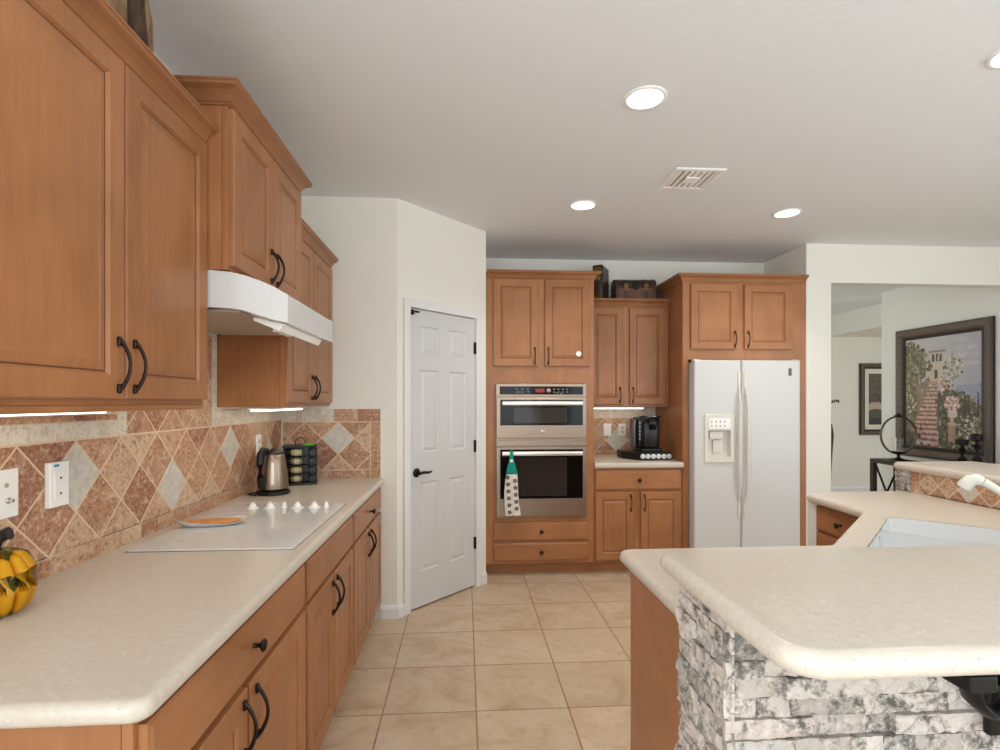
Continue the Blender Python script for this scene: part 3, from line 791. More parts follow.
for k in range(9):
    a = 2 * PI * k / 9 + .2; rad = .043
    mb = MB(); x, y = rad * math.cos(a), rad * math.sin(a)
    mb.tube([(-.006, 0, .010), (.0, 0, .022), (.009, 0, .055), (.006, 0, .095), (-.006, 0, .122), (-.012, 0, .130)], [.005, .0125, .0155, .0152, .0115, .003], 10)
    o = mb.build('pickled_pepper', PEP[1 if k == 5 else (2 if k == 2 else 0)], smooth=60, loc=(-1.092 + x, 1.318 + y, .9145), rot=a)
    tag(o, 'pepper packed upright inside the glass pumpkin jar', 'pepper', 'peppers inside the glass pumpkin jar')

# wall plates
def plate(name, label, loc, rot, wd, hh, kind, t=.006):
    r = thing(name, label, 'outlet' if 'outlet' in name else 'switch', loc, rot)
    mb = MB(); mb.bbox(-wd / 2, wd / 2, -t, 0, -hh / 2, hh / 2, .003); mb.build('plate', WPLAS, r)
    if kind == 'duplex':
        for s in (-.02, .02):
            mb = MB(); mb.bbox(-.016, .016, -t - .0025, -t, s - .014, s + .014, .002); rr = mb.build('receptacle', CREAM, r)
            mb = MB()
            for q in (-.006, .006): mb.box(q - .001, q + .001, -t - .003, -t - .0024, s - .004, s + .007)
            mb.build('slot', BLACKP, rr)
    elif kind == 'rocker':
        mb = MB(); mb.bbox(-.016, .016, -t - .004, -t, -.033, .033, .003); mb.build('rocker', WPLAS, r)
    elif kind == 'coax':
        mb = MB(); mb.lathe([(.008, 0), (.008, .004), (.0048, .005), (.0048, .014), (.002, .0145)], (.004, -t, -.018), 12, axis='y'); mb.build('connector', CHROME, r, smooth=40)
        mb = MB(); mb.lathe([(.006, 0), (.006, .002), (.002, .0025)], (.0, -t, .022), 10, axis='y'); mb.build('screw', GREYM, r)
    elif kind == 'timer':
        mb = MB(); mb.bbox(-.022, .022, -t - .002, -t, -.038, .038, .002); p = mb.build('control_face', WPLAS, r)
        mb = MB(); mb.bbox(-.024, -.004, -t - .0012, -t, hh / 2 - .013, hh / 2 - .006, .0005); o = mb.build('sticker', mat('teal_sticker', lin(40, 160, 170), .5), r); o['label'] = 'teal sticker'
        for z in (.018, -.026):
            mb = MB(); mb.lathe([(.0035, 0), (.0035, .0008), (.001, .0009)], (0, -t - .002, z), 8, axis='y'); mb.build('indicator', BLACKP, p)
    return r
XT = XL + .0068
plate('wall_plate', 'white cable plate with a threaded connector, nearest on the left backsplash', (XT, 1.445, 1.175), R90, .078, .125, 'coax')
plate('wall_switch', 'thick white switch box with teal sticker on the left backsplash', (XT, 1.612, 1.175), R90, .072, .128, 'timer', .017)
plate('wall_outlet', 'white outlet plate on the left backsplash behind the kettle', (XT, 3.13, 1.165), R90, .075, .12, 'duplex')
plate('wall_switch', 'left of the two white plates on the coffee nook backsplash', (1.335, 4.9430, 1.15), 0, .072, .115, 'rocker')
plate('wall_outlet', 'right of the two white plates on the coffee nook backsplash, beside the coffee maker', (1.477, 4.9430, 1.15), 0, .072, .115, 'duplex')

# carved wood stump ornament on the nearest wall cabinet
r = thing('wooden_ornament', 'rough brown hollow log ornament on top of the nearest wall cabinet', 'ornament', (-1.045, 1.60, 2.3015))
BARK = patt('weathered_driftwood', [(.3, lin(78, 58, 42)), (.5, lin(150, 122, 90)), (.65, lin(112, 86, 60)), (.8, lin(176, 148, 112))], 7, (2.2, 2.2, .5), .8, 1.2, .6)
mb = MB(); R = []
for i, (q, z) in enumerate([(.13, 0), (.15, .06), (.158, .14), (.155, .22), (.14, .29), (.115, .335), (.08, .35), (.07, .34), (.06, .25)]):
    R.append([((q + .012 * math.sin(3 * a + i * .3) + .006 * math.sin(7 * a)) * math.cos(a), (q + .010 * math.sin(3 * a + i * .3) + .006 * math.sin(7 * a)) * math.sin(a), z + .008 * math.sin(4 * a)) if z > 0 else (q * math.cos(a), q * math.sin(a), z) for a in [2 * PI * k / 40 for k in range(40)]])
R = [[(x * .78, y * .78, z) for x, y, z in q] for q in R]
mb.rings(R, 0, True, True, True); mb.build('log_body', BARK, r, smooth=60)
DBARK = patt('dark_bark', [(.3, lin(40, 30, 26)), (.7, lin(88, 66, 50))], 12, (3, 3, .6), .9, 1, .7)
for a0, z0, z1, ww in ((.9, .0, .26, .022), (-.2, .04, .30, .026)):
    mb = MB(); path = []
    for k in range(8): z = z0 + (z1 - z0) * k / 7; path.append(((.124 + .006 * math.sin(k)) * math.cos(a0), (.124 + .006 * math.sin(k)) * math.sin(a0), z + .008))
    mb.tube(path, [ww * (.5 + .5 * math.sin(PI * (k + .8) / 8.6)) for k in range(8)], 8, up=Vector((1, 0, 0))); mb.build('bark_strip', DBARK, r, smooth=60)

# ------------------------------------------------------------------ back wall: oven tower, coffee cabinets, fridge enclosure
YW, YF = 4.95, 4.32
DT = YW - YF
# oven tower
x0, x1 = .172, 1.055; wd = x1 - x0
r = thing('oven_cabinet', 'tall maple oven tower beside the pantry door with two doors above and two drawers below', 'cabinet', (x0, YW, 0))
mb = MB(); b = -DT + .0195
mb.box(0, .02, b, -.001, .10, 2.46); mb.box(wd - .02, wd, b, -.001, .10, 2.46); mb.box(.02, wd - .02, -.02, -.001, .10, 2.46)
mb.box(.02, wd - .02, b, -.02, .10, .462); mb.box(.02, wd - .02, b, -.02, 1.575, 2.46); mb.box(.0, wd, b + .055, -.02, .0005, .10)
mb.build('carcass', WV, r)
face_frame(r, wd, .10, 2.46, DT, [(.09, wd - .08, .475, 1.56)])
f = lambda a: a - x0
dl = door_panel(r, f(.229), f(.595), 1.70, 2.405, -DT, 'r', 'bottom'); dr = door_panel(r, f(.648), f(1.018), 1.70, 2.405, -DT, 'l', 'bottom')
mb = MB(); mb.lathe([(.022, 0), (.022, .002), (.020, .003), (.001, .0032)], (f(.925), -DT - .0185, 1.802), 20, axis='y'); o = mb.build('round_sticker', WPLAS, dr); o['label'] = 'round white disc stuck on the right door'
drawer_front(r, f(.229), f(1.008), .288, .437, -DT, 1); drawer_front(r, f(.229), f(1.008), .122, .270, -DT, 1)
mb = MB(); crown(mb, [(0.0005, -.40), (0.0005, -DT), (wd, -DT), (wd, -.02)], 2.404, CROWN) if False else crown(mb, [(.006, -DT), (wd, -DT), (wd, -.02)], 2.404, CROWN); mb.build('crown_moulding', WCR, r)

# double wall oven
ox, ow = .251, .737
r = thing('wall_oven', 'stainless built-in double wall oven with black glass doors in the maple tower', 'oven', (ox, YF, 0))
mb = MB(); mb.box(.012, ow - .012, -.003, .54, .482, 1.553); mb.box(.0, ow, -.012, -.003, .478, 1.557); mb.build('chassis', [STEEL], r)
mb = MB(); mb.bbox(0, ow, -.030, -.0125, 1.455, 1.557, .003); p = mb.build('control_panel', STEEL, r)
mb = MB(); mb.bbox(.030, ow - .030, -.0325, -.0302, 1.470, 1.536, .001); g = mb.build('control_glass', BLACKG, p)
mb = MB(); mb.box(.318, .392, -.0332, -.0326, 1.488, 1.518); mb.build('display', REDD, p)
WMK = mat('pale_button_print', lin(170, 170, 172), .5)
mb = MB()
for bx, bz, n in ((.16, 1.514, 1), (.205, 1.514, 1), (.25, 1.514, 1), (.165, 1.49, 1), (.185, 1.49, 1), (.21, 1.49, 1), (.255, 1.492, 1), (.465, 1.514, 1), (.50, 1.514, 1), (.535, 1.514, 1), (.57, 1.514, 1), (.465, 1.49, 1), (.50, 1.49, 1), (.535, 1.49, 1), (.57, 1.49, 1), (.485, 1.48, 1), (.52, 1.48, 1)):
    mb.box(bx, bx + .012, -.0331, -.0326, bz - .003, bz + .003)
mb.build('buttons', WMK, p)
mb = MB(); mb.lathe([(.018, 0), (.018, .004), (.014, .006), (.002, .0065)], (.425, -.0327, 1.503), 20, axis='y'); mb.build('dial', STEEL, p, smooth=40)
def oven_door(name, z0, z1, gz0, gz1, hz):
    mb = MB(); s = .033
    panel_slab(mb, .001, ow - .001, z0, z1, .028, [(s, ow - s, gz0, gz1)], .004, style='none', y0=-.0125)
    d = mb.build(name, STEEL, r)
    mb = MB(); mb.box(s, ow - s, -.0395, -.036, gz0, gz1); gl = mb.build('door_glass', BLACKG, d)
    mb = MB(); mb.box(s + .11, ow - s - .13, -.0402, -.0396, gz0 + .02, gz1 - .065); mb.build('window', BROWNG, d)
    mb = MB(); mb.bbox(s + .012, ow - s - .008, -.088, -.068, hz - .018, hz + .018, .006)
    for q in (s + .03, ow - s - .05): mb.bbox(q, q + .022, -.072, -.0396, hz - .010, hz + .010, .003)
    mb.build('handle', mat('pale_satin_steel', lin(226, 220, 210), .35, metal=.9), d, smooth=40)
    return d
ud = oven_door('upper_door', 1.118, 1.442, 1.222, 1.428, 1.400)
mb = MB(); mb.lathe([(.018, 0), (.018, .002), (.0155, .003), (.0155, .002), (.001, .0022)], (ow / 2 + .005, -.0406, 1.168), 24, axis='y'); mb.build('round_badge', CHROME, ud, smooth=40)
mb = MB(); mb.bbox(.001, ow - .001, -.036, -.0125, 1.055, 1.100, .003); mb.build('vent_strip', STEEL, r)
oven_door('lower_door', .488, 1.047, .632, 1.028, .998)

# dish towel over the lower oven handle
TEAL = mat('teal_knit', lin(20, 140, 124), .85)
TOWEL = mat('white_printed_cotton', lin(232, 224, 214), .9)
r = thing('dish_towel', 'white patterned dish towel with a teal button top hanging on the lower oven handle', 'towel', (.366, YF - .103, 0))
def sheet(mb, rows, t=.006, m=0):
    """rows: (z, x0, x1, y, wave)"""
    R = []
    for z, a, b_, y, wv in rows:
        fr = [(a + (b_ - a) * k / 12, y + wv * math.sin(k * 1.15 + z * 3), z) for k in range(13)]
        bk = [(x, yy + t, zz) for x, yy, zz in fr[::-1]]; R.append(fr + bk)
    mb.rings(R, m, True, True, True)
mb = MB(); sheet(mb, [(.84, -.036, .050, .000, .003), (.80, -.046, .052, -.004, .005), (.70, -.054, .056, -.004, .007), (.60, -.054, .064, -.004, .008), (.545, -.048, .074, -.004, .008), (.512, -.046, .078, -.004, .008)])
tw = mb.build('printed_cloth', TOWEL, r, smooth=60)
mb = MB(); sheet(mb, [(1.000, -.010, .017, -.006, .0), (.965, -.013, .019, -.006, .001), (.93, -.020, .028, -.006, .002), (.88, -.034, .044, -.006, .003), (.843, -.040, .053, -.005, .003), (.838, -.038, .051, -.002, .003)])
mb.bbox(-.009, .016, -.005, .044, 1.017, 1.023, .002); mb.bbox(-.010, .017, -.006, -.0005, .99, 1.023, .002); mb.bbox(-.009, .016, .040, .046, .95, 1.023, .002)
mb.build('teal_top', TEAL, r, smooth=50)
mb = MB(); mb.lathe([(.013, 0), (.013, .004), (.010, .005), (.009, .004), (.001, .004)], (.003, -.008, .945), 18, axis='y'); mb.build('button', WPLAS, r, smooth=40)
FL1 = mat('dark_green_print', lin(74, 88, 76), .9); FL2 = mat('berry_print', lin(150, 84, 84), .9); FL3 = mat('plum_print', lin(96, 88, 92), .9)
for k in range(11):
    cx = (-.028, .030)[k % 2] + .004 * (k // 2) * .8; cz = .815 - .0275 * k
    mb = MB()
    for q in range(5):
        a = 2 * PI * q / 5 + k; mb.lathe([(.0072, 0), (.0064, .0012), (.001, .0014)], (cx + .0115 * math.cos(a), -.0135, cz + .0115 * math.sin(a)), 7, m=(0, 2, 0, 2, 0)[q], axis='y')
    mb.lathe([(.005, 0), (.004, .0016), (.001, .0018)], (cx, -.0135, cz), 7, m=1, axis='y')
    mb.build('printed_sprig', [FL1, FL2, FL3], tw)

# coffee nook wall cabinet
xa, xb = 1.058, 1.797; wd = xb - xa; dd = YW - 4.62
f = lambda a: a - xa
r = cabinet('wall_cabinet', 'maple wall cabinet above the coffee maker, lower than the oven tower beside it', (xa, YW, 0), 0, wd, 1.368, 2.30, dd,
    [(f(1.090), f(1.384), 1.388, 2.235, 'r', 'bottom'), (f(1.442), f(1.768), 1.388, 2.235, 'l', 'bottom')], (), 0, 2.245, [(.001, -dd), (wd - .001, -dd)])
r = cabinet('base_cabinet', 'maple base cabinet under the coffee counter between oven tower and fridge', (xa, YW, 0), 0, wd, 0, .866, DT,
    [(f(1.066), f(1.386), .118, .672, 'r', 'top'), (f(1.443), f(1.780), .118, .672, 'l', 'top')], [(f(1.066), f(1.780), .692, .850, 1)], toe=.10)
tag(slab('countertop', [(xa, 4.285), (xb, 4.285), (xb, YW - .001), (xa, YW - .001)], .8675, .9145, .018, COUNTER, flat=lambda a, b: max(a.y, b.y) > 4.3), 'short beige countertop under the coffee maker on the back wall', 'countertop')

# coffee maker on its pod drawer
r = thing('pod_drawer', 'black pod tray with slots under the coffee maker', 'tray', (1.575, 4.60, .915), math.radians(0))
mb = MB(); PO = [(-.20, .02), (-.09, -.16), (.175, -.16), (.175, .16), (-.20, .16)]
mb.rings([[(x, y, z) for x, y in (PO if i == 0 else offset_poly(PO, i))] for i, z in ((.004, 0), (0, .006), (0, .062), (.004, .066))], 0, True, True, True)
mb.build('body', BLACKP, r)
mb = MB(); mb.bbox(-.085, .17, -.1685, -.1605, .003, .010, .002); mb.bbox(-.085, .17, -.1685, -.1605, .058, .065, .002); mb.build('front_rail', BLACKP, r)
PODM = mat('silver_foil_pod', lin(205, 205, 205), .35, metal=.6)
for k in range(6):
    mb = MB(); mb.lathe([(.0195, 0), (.0215, .002), (.0215, .004), (.018, .005), (.001, .0052)], (0, 0, 0), 18, axis='y')
    o = mb.build('coffee_pod', PODM, smooth=40, loc=(1.575 - .070 + k * .0455, 4.60 - .1605, .915 + .034)); tag(o, 'silver coffee pod in the slotted front of the black pod tray', 'coffee pod', 'pods in the tray')
r = thing('coffee_maker', 'black single-serve coffee maker on the pod tray between oven tower and fridge', 'coffee maker', (1.597, 4.60, .9818))
mb = MB(); mb.bbox(-.088, .088, -.135, .12, 0, .030, .010); mb.build('drip_tray_base', BLACKP, r)
mb = MB(); mb.bbox(-.098, .098, -.055, .12, .026, .300, .022); mb.bbox(-.070, .070, -.125, .0, .030, .262, .030); mb.build('body', BLACKP, r, smooth=40)
mb = MB(); mb.bbox(-.030, .036, -.142, -.09, .19, .292, .014); mb.build('brew_head', BLACKG, r, smooth=40)
mb = MB(); mb.tube([(-.082, -.04, .296), (-.080, -.115, .304), (-.03, -.145, .303), (.03, -.145, .303), (.080, -.115, .304), (.082, -.04, .296)], .008, 8); mb.build('handle', mat('dark_chrome', lin(110, 110, 112), .25, metal=1), r, smooth=50)
mb = MB(); mb.bbox(-.125, -.0985, -.02, .10, .03, .285, .008); o = mb.build('water_tank', mat('smoky_clear_plastic', lin(50, 50, 54), .1), r)
mb = MB()
for k in range(5): mb.box(-.088, -.078, -.0562, -.0548, .10 + k * .034, .122 + k * .034)
mb.build('button_marks', WMK, r)

# fridge enclosure
xa, xb = 1.80, 2.858; wd = xb - xa; f = lambda a: a - xa
r = thing('fridge_cabinet', 'maple refrigerator surround with two doors over the white fridge', 'cabinet', (xa, YW, 0))
mb = MB(); b = -DT + .0195
mb.box(0.0005, .02, b, -.001, 0.0005, 2.43); mb.box(wd - .02, wd - .0005, b, -.001, .0005, 2.43); mb.box(.02, wd - .02, b, -.001, 1.775, 2.43)
mb.build('carcass', WV, r)
face_frame(r, wd, .0005, 2.43, DT, [(.049, wd - .107, .0005, 1.762)])
door_panel(r, f(1.864), f(2.264), 1.848, 2.388, -DT, 'r', 'bottom'); door_panel(r, f(2.321), f(2.732), 1.848, 2.388, -DT, 'l', 'bottom')
mb = MB(); crown(mb, [(0, -.01), (0, -DT), (wd - .002, -DT)], 2.402, CROWN); mb.build('crown_moulding', WCR, r)

# refrigerator
xa, xb = 1.852, 2.747; wd = xb - xa; YFR = 4.21
r = thing('refrigerator', 'white side-by-side refrigerator with a dispenser in the left door', 'refrigerator', (xa, YFR, 0))
mb = MB(); mb.bbox(0.004, wd - .004, .062, .70, .012, 1.735, .006); mb.box(.02, wd - .02, .05, .068, .0005, .10); mb.build('cabinet_body', WHITEF, r)
sx = 2.247 - xa
def fridge_door(xs0, xs1, panels):
    mb = MB(); R = []
    panel_slab(mb, xs0, xs1, .10, 1.752, .056, panels, .012, style='none', y0=.0575)
    return mb.build('door', WHITEF, r)
dp = (1.932 - xa, 2.180 - xa, .918, 1.312)
ld = fridge_door(0, sx - .003, [dp]); rd = fridge_door(sx + .003, wd, [])
mb = MB(); fy = .0015
def rg(i, y, a=dp): return [(a[0] + i, y, a[2] + i), (a[1] - i, y, a[2] + i), (a[1] - i, y, a[3] - i), (a[0] + i, y, a[3] - i)]
cav = (dp[0] + .030, dp[1] - .030, dp[2] + .045, dp[3] - .13)
mb.rings([rg(0, fy), rg(0, fy - .010), rg(.006, fy - .014), rg(.018, fy - .014)], 0)
a, b_, c, d = dp[0] + .018, dp[1] - .018, dp[2] + .018, dp[3] - .018
for q in ((a, b_, c, cav[2]), (a, b_, cav[3], d), (a, cav[0], cav[2], cav[3]), (cav[1], b_, cav[2], cav[3])): mb.poly([(q[0], fy - .014, q[2]), (q[1], fy - .014, q[2]), (q[1], fy - .014, q[3]), (q[0], fy - .014, q[3])])
mb.rings([rg(0, fy - .014, cav), rg(.004, .038, cav)], 0, True, False, True)
dsp = mb.build('dispenser', CREAM, ld)
mb = MB(); mb.bbox(cav[0] + .005, cav[1] - .005, fy - .018, fy - .0145, cav[3] + .012, dp[3] - .035, .002); mb.build('button_panel', WPLAS, dsp)
mb = MB()
for i in range(4):
    for j in range(2): mb.box(cav[0] + .022 + i * .036, cav[0] + .032 + i * .036, fy - .0186, fy - .0181, cav[3] + .026 + j * .036, cav[3] + .042 + j * .036)
mb.build('button_marks', mat('grey_print', lin(150, 148, 150), .6), dsp)
mb = MB(); mb.bbox(cav[0] + .02, cav[1] - .06, fy, .030, cav[3] - .075, cav[3] - .012, .004); mb.bbox(cav[0] + .055, cav[1] - .055, .018, .030, cav[2] + .03, cav[3] - .08, .006); mb.build('paddle', CREAM, dsp, smooth=40)
for x, sgn in ((sx - .022, -1), (sx + .028, 1)):
    mb = MB(); path = []
    for k in range(17):
        tt = k / 16; q = math.sin(PI * tt) ** .5
        path.append((x + sgn * .010 * q, .001 - .004 - .034 * min(1, 2.2 * math.sin(PI * tt)), .60 + .93 * tt))
    mb.tube(path, [.009 + .006 * math.sin(PI * k / 16) for k in range(17)], 10, flat=1.0, up=Vector((1, 0, 0)))
    mb.bbox(x - .012, x + .012, -.006, .003, .47, .66, .004); mb.bbox(x - .012, x + .012, -.006, .003, 1.47, 1.66, .004)
    o = mb.build('handle', CREAM, ld if sgn < 0 else rd, smooth=50); o['label'] = 'cream bowed handle'
mb = MB(); mb.bbox(wd - .105, wd - .078, -.0015, .002, 1.625, 1.685, .001); o = mb.build('badge', mat('grey_badge', lin(90, 90, 96), .4), rd); o['label'] = 'small dark badge'
mb = MB(); mb.bbox(.004, .06, .03, .09, 1.7525, 1.759, .003); mb.bbox(wd - .06, wd - .004, .03, .09, 1.7525, 1.759, .003); mb.build('hinge_cover', WHITEF, r)

# trunks on the coffee cabinet
LEATH = patt('dark_brown_leather', [(.3, lin(44, 32, 28)), (.7, lin(74, 52, 42))], 18, rough=.4)
RUST = patt('rust_brown_leather', [(.3, lin(84, 50, 34)), (.7, lin(122, 76, 50))], 22, rough=.45)
BRASS = mat('aged_brass', lin(112, 90, 60), .45, metal=.8)
r = thing('decorative_box', 'tall dark book-shaped box standing beside the small chest on the coffee cabinet', 'box', (1.228, 4.77, 2.3115), math.radians(-30))
mb = MB(); mb.bbox(-.045, .045, -.115, .115, 0, .315, .010); mb.build('case', LEATH, r, smooth=40)
mb = MB(); mb.rings([[(.048, y, z) for y, z in ((-.095, .02), (.095, .02), (.095, .295), (-.095, .295))], [(.0452, y, z) for y, z in ((-.095, .02), (.095, .02), (.095, .295), (-.095, .295))]], 0, True, True, True); mb.build('side_panel', LEATH, r)
for z in (.04, .27):
    mb = MB(); mb.bbox(-.036, .036, -.1185, -.1152, z - .02, z + .02, .001); mb.build('brass_corner', BRASS, r)
mb = MB(); mb.lathe([(.028, 0), (.024, .004), (.001, .005)], (0, -.1152, .20), 16, axis='y'); mb.build('medallion', BRASS, r, smooth=50)
r = thing('domed_chest', 'small dark brown domed chest with metal straps on the coffee cabinet', 'chest', (1.535, 4.80, 2.3115), math.radians(-4))
TRK = r; mb = MB(); mb.bbox(-.18, .18, -.11, .11, 0, .10, .004); mb.build('base', RUST, r); r.scale = (1, 1, 1.2)
def dome(x0, x1, k=1.0, z0=.102): 
    m_ = MB(); pr = [(-.112 * k, z0 + .0)] + [(-.112 * k * math.cos(a), z0 + .012 + .062 * k * math.sin(a)) for a in [PI * i / 14 for i in range(15)]] + [(.112 * k, z0)]
    m_.rings([[(x, y, z) for y, z in pr] for x in (x0, x1)], 0, True, True, True); return m_
dome(-.183, .183).build('lid', LEATH, r, smooth=40)
for x in (-.165, -.09, .09, .165):
    m_ = dome(x - .014, x + .014, 1.035, .1015); m_.box(x - .014, x + .014, -.1135, -.1105, .004, .100); m_.build('strap', LEATH, r, smooth=40)
for x in (-.09, .09):
    mb = MB(); mb.bbox(x - .018, x + .018, -.122, -.1165, .075, .13, .003); mb.build('clasp', BRASS, r)
mb = MB(); mb.lathe([(.026, 0), (.024, .004), (.001, .005)], (0, -.1125, .108), 16, axis='y'); mb.build('lock_plate', BLACKM, r, smooth=50)
mb = MB(); mb.tube([(-.1845, -.03 , .065), (-.197, -.025, .055), (-.2, 0, .052), (-.197, .025, .055), (-.1845, .03, .065)], .005, 6); mb.build('side_handle', BLACKM, r, smooth=50)

# ------------------------------------------------------------------ peninsula with raised bar
BX0, BY0, BY1 = .478, .945, 1.187       # stone half wall
def stone_face(mb, x0, x1, z0, z1, rng, row=.0372, dirn='front', dx=0, dy=0, fine=True):
    """ledger stones; dirn front: faces -y at y=dy; left: faces -x at x=dx (x0..x1 is then the y range, seen reversed)"""
    z = z0; 
    while z < z1 - .004:
        hh = row * rng.choice((1, 1, 1, .85, 1.5)); zt = min(z + hh, z1); x = x0
        while x < x1 - .004:
            L = rng.uniform(.06, .19); xe = x1 if x1 - (x + L) < .035 else x + L
            t = rng.uniform(.004, .016); mb.val = rng.random()
            nx, nz = (max(2, int((xe - x) / .014)), 3) if fine else (1, 1)
            def P(a, b, o): return (a, dy - o, b) if dirn == 'front' else ((dx - o, a, b) if dirn == 'left' else (dx + o, a, b))
            g = .0008; ids = []
            for j in range(nz + 1):
                rowi = []
                for i in range(nx + 1):
                    ed = i in (0, nx) or j in (0, nz)
                    o = t + (rng.uniform(-.0035, .0035) if fine else 0) - (.002 if ed else 0)
                    rowi.append(mb.add([P(x + g + (xe - x - 2 * g) * i / nx, z + g + (zt - z - 2 * g) * j / nz, max(o, .002))])[0])
                ids.append(rowi)
            for j in range(nz):
                for i in range(nx): mb.face([ids[j][i], ids[j][i + 1], ids[j + 1][i + 1], ids[j + 1][i]], 0)
            loop = ids[0] + [q[-1] for q in ids[1:-1]] + ids[-1][::-1] + [q[0] for q in ids[1:-1]][::-1]
            base = []
            for k in loop:
                v = mb.v[k]; base.append(mb.add([(v[0], dy, v[2]) if dirn == 'front' else (dx, v[1], v[2])])[0])
            for k in range(len(loop)): mb.face([loop[k], loop[k - 1], base[k - 1], base[k]], 0)
            x = xe
        z = zt
rng = random.Random(11)
mb = MB(); mb.box(BX0 + .012, 2.60, BY0 + .012, BY1, .0, 1.028, 1)
mb.val = .3
stone_face(mb, BX0 - .004, 1.35, .0, 1.028, rng, dirn='front', dy=BY0 + .012)
stone_face(mb, 1.35, 2.60, .0, 1.028, rng, row=.055, dirn='front', dy=BY0 + .012, fine=False)
stone_face(mb, BY0 - .002, BY1, .0, 1.028, rng, dirn='left', dx=BX0 + .012)
o = struct(mb.build('wall_peninsula', [STONE, MORT], attr=True))
mb = MB(); mb.box(2.46, 2.588, BY1, 2.898, 0, 1.028, 1)
mb.val = .3
stone_face(mb, 2.792, 2.90, .9155, 1.028, rng, row=.04, dirn='left', dx=2.46); stone_face(mb, 2.848, 2.90, .0, .913, rng, row=.045, dirn='left', dx=2.46)
stone_face(mb, 2.46, 2.59, .0, 1.028, rng, row=.045, dirn='front', dy=0) if False else None
struct(mb.build('wall_sink_bar', [STONE, MORT], attr=True))
# stone end cap of the sink bar (far end) and outer face
mb = MB()
stone_face(mb, .925, 2.90, .0, 1.028, rng, row=.055, dirn='right', dx=2.589, fine=False)
struct(mb.build('wall_sink_bar_outer', [STONE, MORT], attr=True))

barol = round_poly([(.437, .686), (2.93, .686), (2.93, 2.91), (2.425, 2.91), (2.425, 1.21), (.437, 1.21)], [.065, .05, .06, .05, .03, .045], 8)
tag(slab('bar_countertop', barol, 1.0285, 1.070, .020, COUNTER), 'raised beige speckled bar top in the right foreground on the stone wall', 'countertop')

lowol = round_poly([(.518, 1.190), (2.456, 1.190), (2.456, 2.845), (1.965, 2.845), (1.835, 2.77), (1.805, 2.318), (1.272, 1.785), (.514, 1.785)], [0, 0, 0, .02, .03, .03, .06, .045], 6)
# undermount sink turned 45 degrees in the corner
SU = Vector((1, 1)).normalized(); SV = Vector((1, -1)).normalized(); S0 = Vector((1.36, 1.748)) + SV * .0
SL, SD = .70, .44
sA = Vector((1.835, 2.205)) - SU * SL
def sp(u_, v_): q = sA + SU * u_ + SV * v_; return (q.x, q.y)
hole = round_poly([sp(0, 0), sp(0, SD), sp(SL, SD), sp(SL, 0)], .05, 5)
if area2(hole) < 0: hole = hole[::-1]
tag(slab('countertop', lowol, .8735, .914, .018, COUNTER, holes=[hole], flat=lambda a, b: min(a.x, b.x) > 2.45 or max(a.y, b.y) < 1.20), 'lower beige countertop around the white corner sink, behind the raised bar', 'countertop')
r = thing('kitchen_sink', 'white double-bowl sink set at an angle in the corner counter', 'sink', (0, 0, 0))
SINK = mat('white_sink', lin(218, 220, 221), .2)
def bowl(name, u0, u1, dep, rad):
    mb = MB(); p0 = round_poly([sp(u0, .002), sp(u0, SD - .002), sp(u1, SD - .002), sp(u1, .002)], rad, 5)
    if area2(p0) < 0: p0 = p0[::-1]
    R = []
    for off, z in ((.0, .9105), (.002, .895), (.006, .908 - dep + .05), (.02, .908 - dep + .012), (.05, .908 - dep)): R.append([(x, y, z) for x, y in (offset_poly(p0, off) if off else p0)])
    mb.rings(R, 0, True, False, True)
    R2 = [[(x, y, z - (.004 if i == 4 else 0)) for x, y in offset_poly(p0, off)] for i, (off, z) in enumerate(((-.0005, .9095), (-.0005, .88), (.0, .908 - dep + .05), (.014, .908 - dep + .008), (.05, .904 - dep)))]
    mb.rings(R2, 0, True, False, True)
    o = mb.build(name, SINK, r, smooth=45)
    mb = MB(); q = sp((u0 + u1) / 2, SD / 2); mb.lathe([(.04, .0005), (.042, .002), (.03, .003), (.001, .001)], (q[0], q[1], .908 - dep), 20); mb.build('drain', CHROME, o, smooth=40)
    return o
bowl('near_bowl', .002, SL * .50, .17, [.05, .05, .004, .004]); bowl('far_bowl', SL * .50 + .03, SL - .002, .19, [.004, .004, .05, .05])
mb = MB(); q = [sp(SL * .50 - .004, .0025), sp(SL * .50 - .004, SD - .0025), sp(SL * .50 + .034, SD - .0025), sp(SL * .50 + .034, .0025)]
q = q if area2(q) > 0 else q[::-1]
mb.rings([[(x, y, z) for x, y in (offset_poly(q, i) if i else q)] for i, z in ((0, .75), (0, .868), (.004, .878), (.012, .882))], 0, True, True, True); mb.build('divider', SINK, r, smooth=45)

# faucet
r = thing('faucet', 'cream pull-out faucet behind the white corner sink', 'faucet', (1.93, 1.56, .9145))
mb = MB(); mb.lathe([(.030, 0), (.030, .006), (.023, .014), (.021, .09), (.023, .12), (.012, .132), (.001, .134)], (0, 0, 0), 20); mb.build('body', CREAM, r, smooth=40)
d_ = Vector((-.175, .165, 0))
def fp(k, z): return (d_.x * k, d_.y * k, z)
mb = MB(); mb.tube([fp(.0, .07), fp(.25, .105), fp(.55, .155), fp(.82, .205), fp(.93, .222)], [.013, .0125, .012, .0125, .014], 12); mb.build('spout', CREAM, r, smooth=50)
mb = MB(); mb.tube([fp(.935, .223), fp(1.0, .230), fp(1.07, .224), fp(1.13, .206), fp(1.15, .198)], [.015, .020, .021, .0225, .020], 14); mb.build('spray_head', CREAM, r, smooth=50)
mb = MB(); mb.tube([(0, 0, .136), (.01, .03, .155), (.0, .075, .185), (-.015, .125, .20)], [.010, .009, .010, .012], 10); o = mb.build('lever', CHROME, r, smooth=50); o['label'] = 'chrome lever'

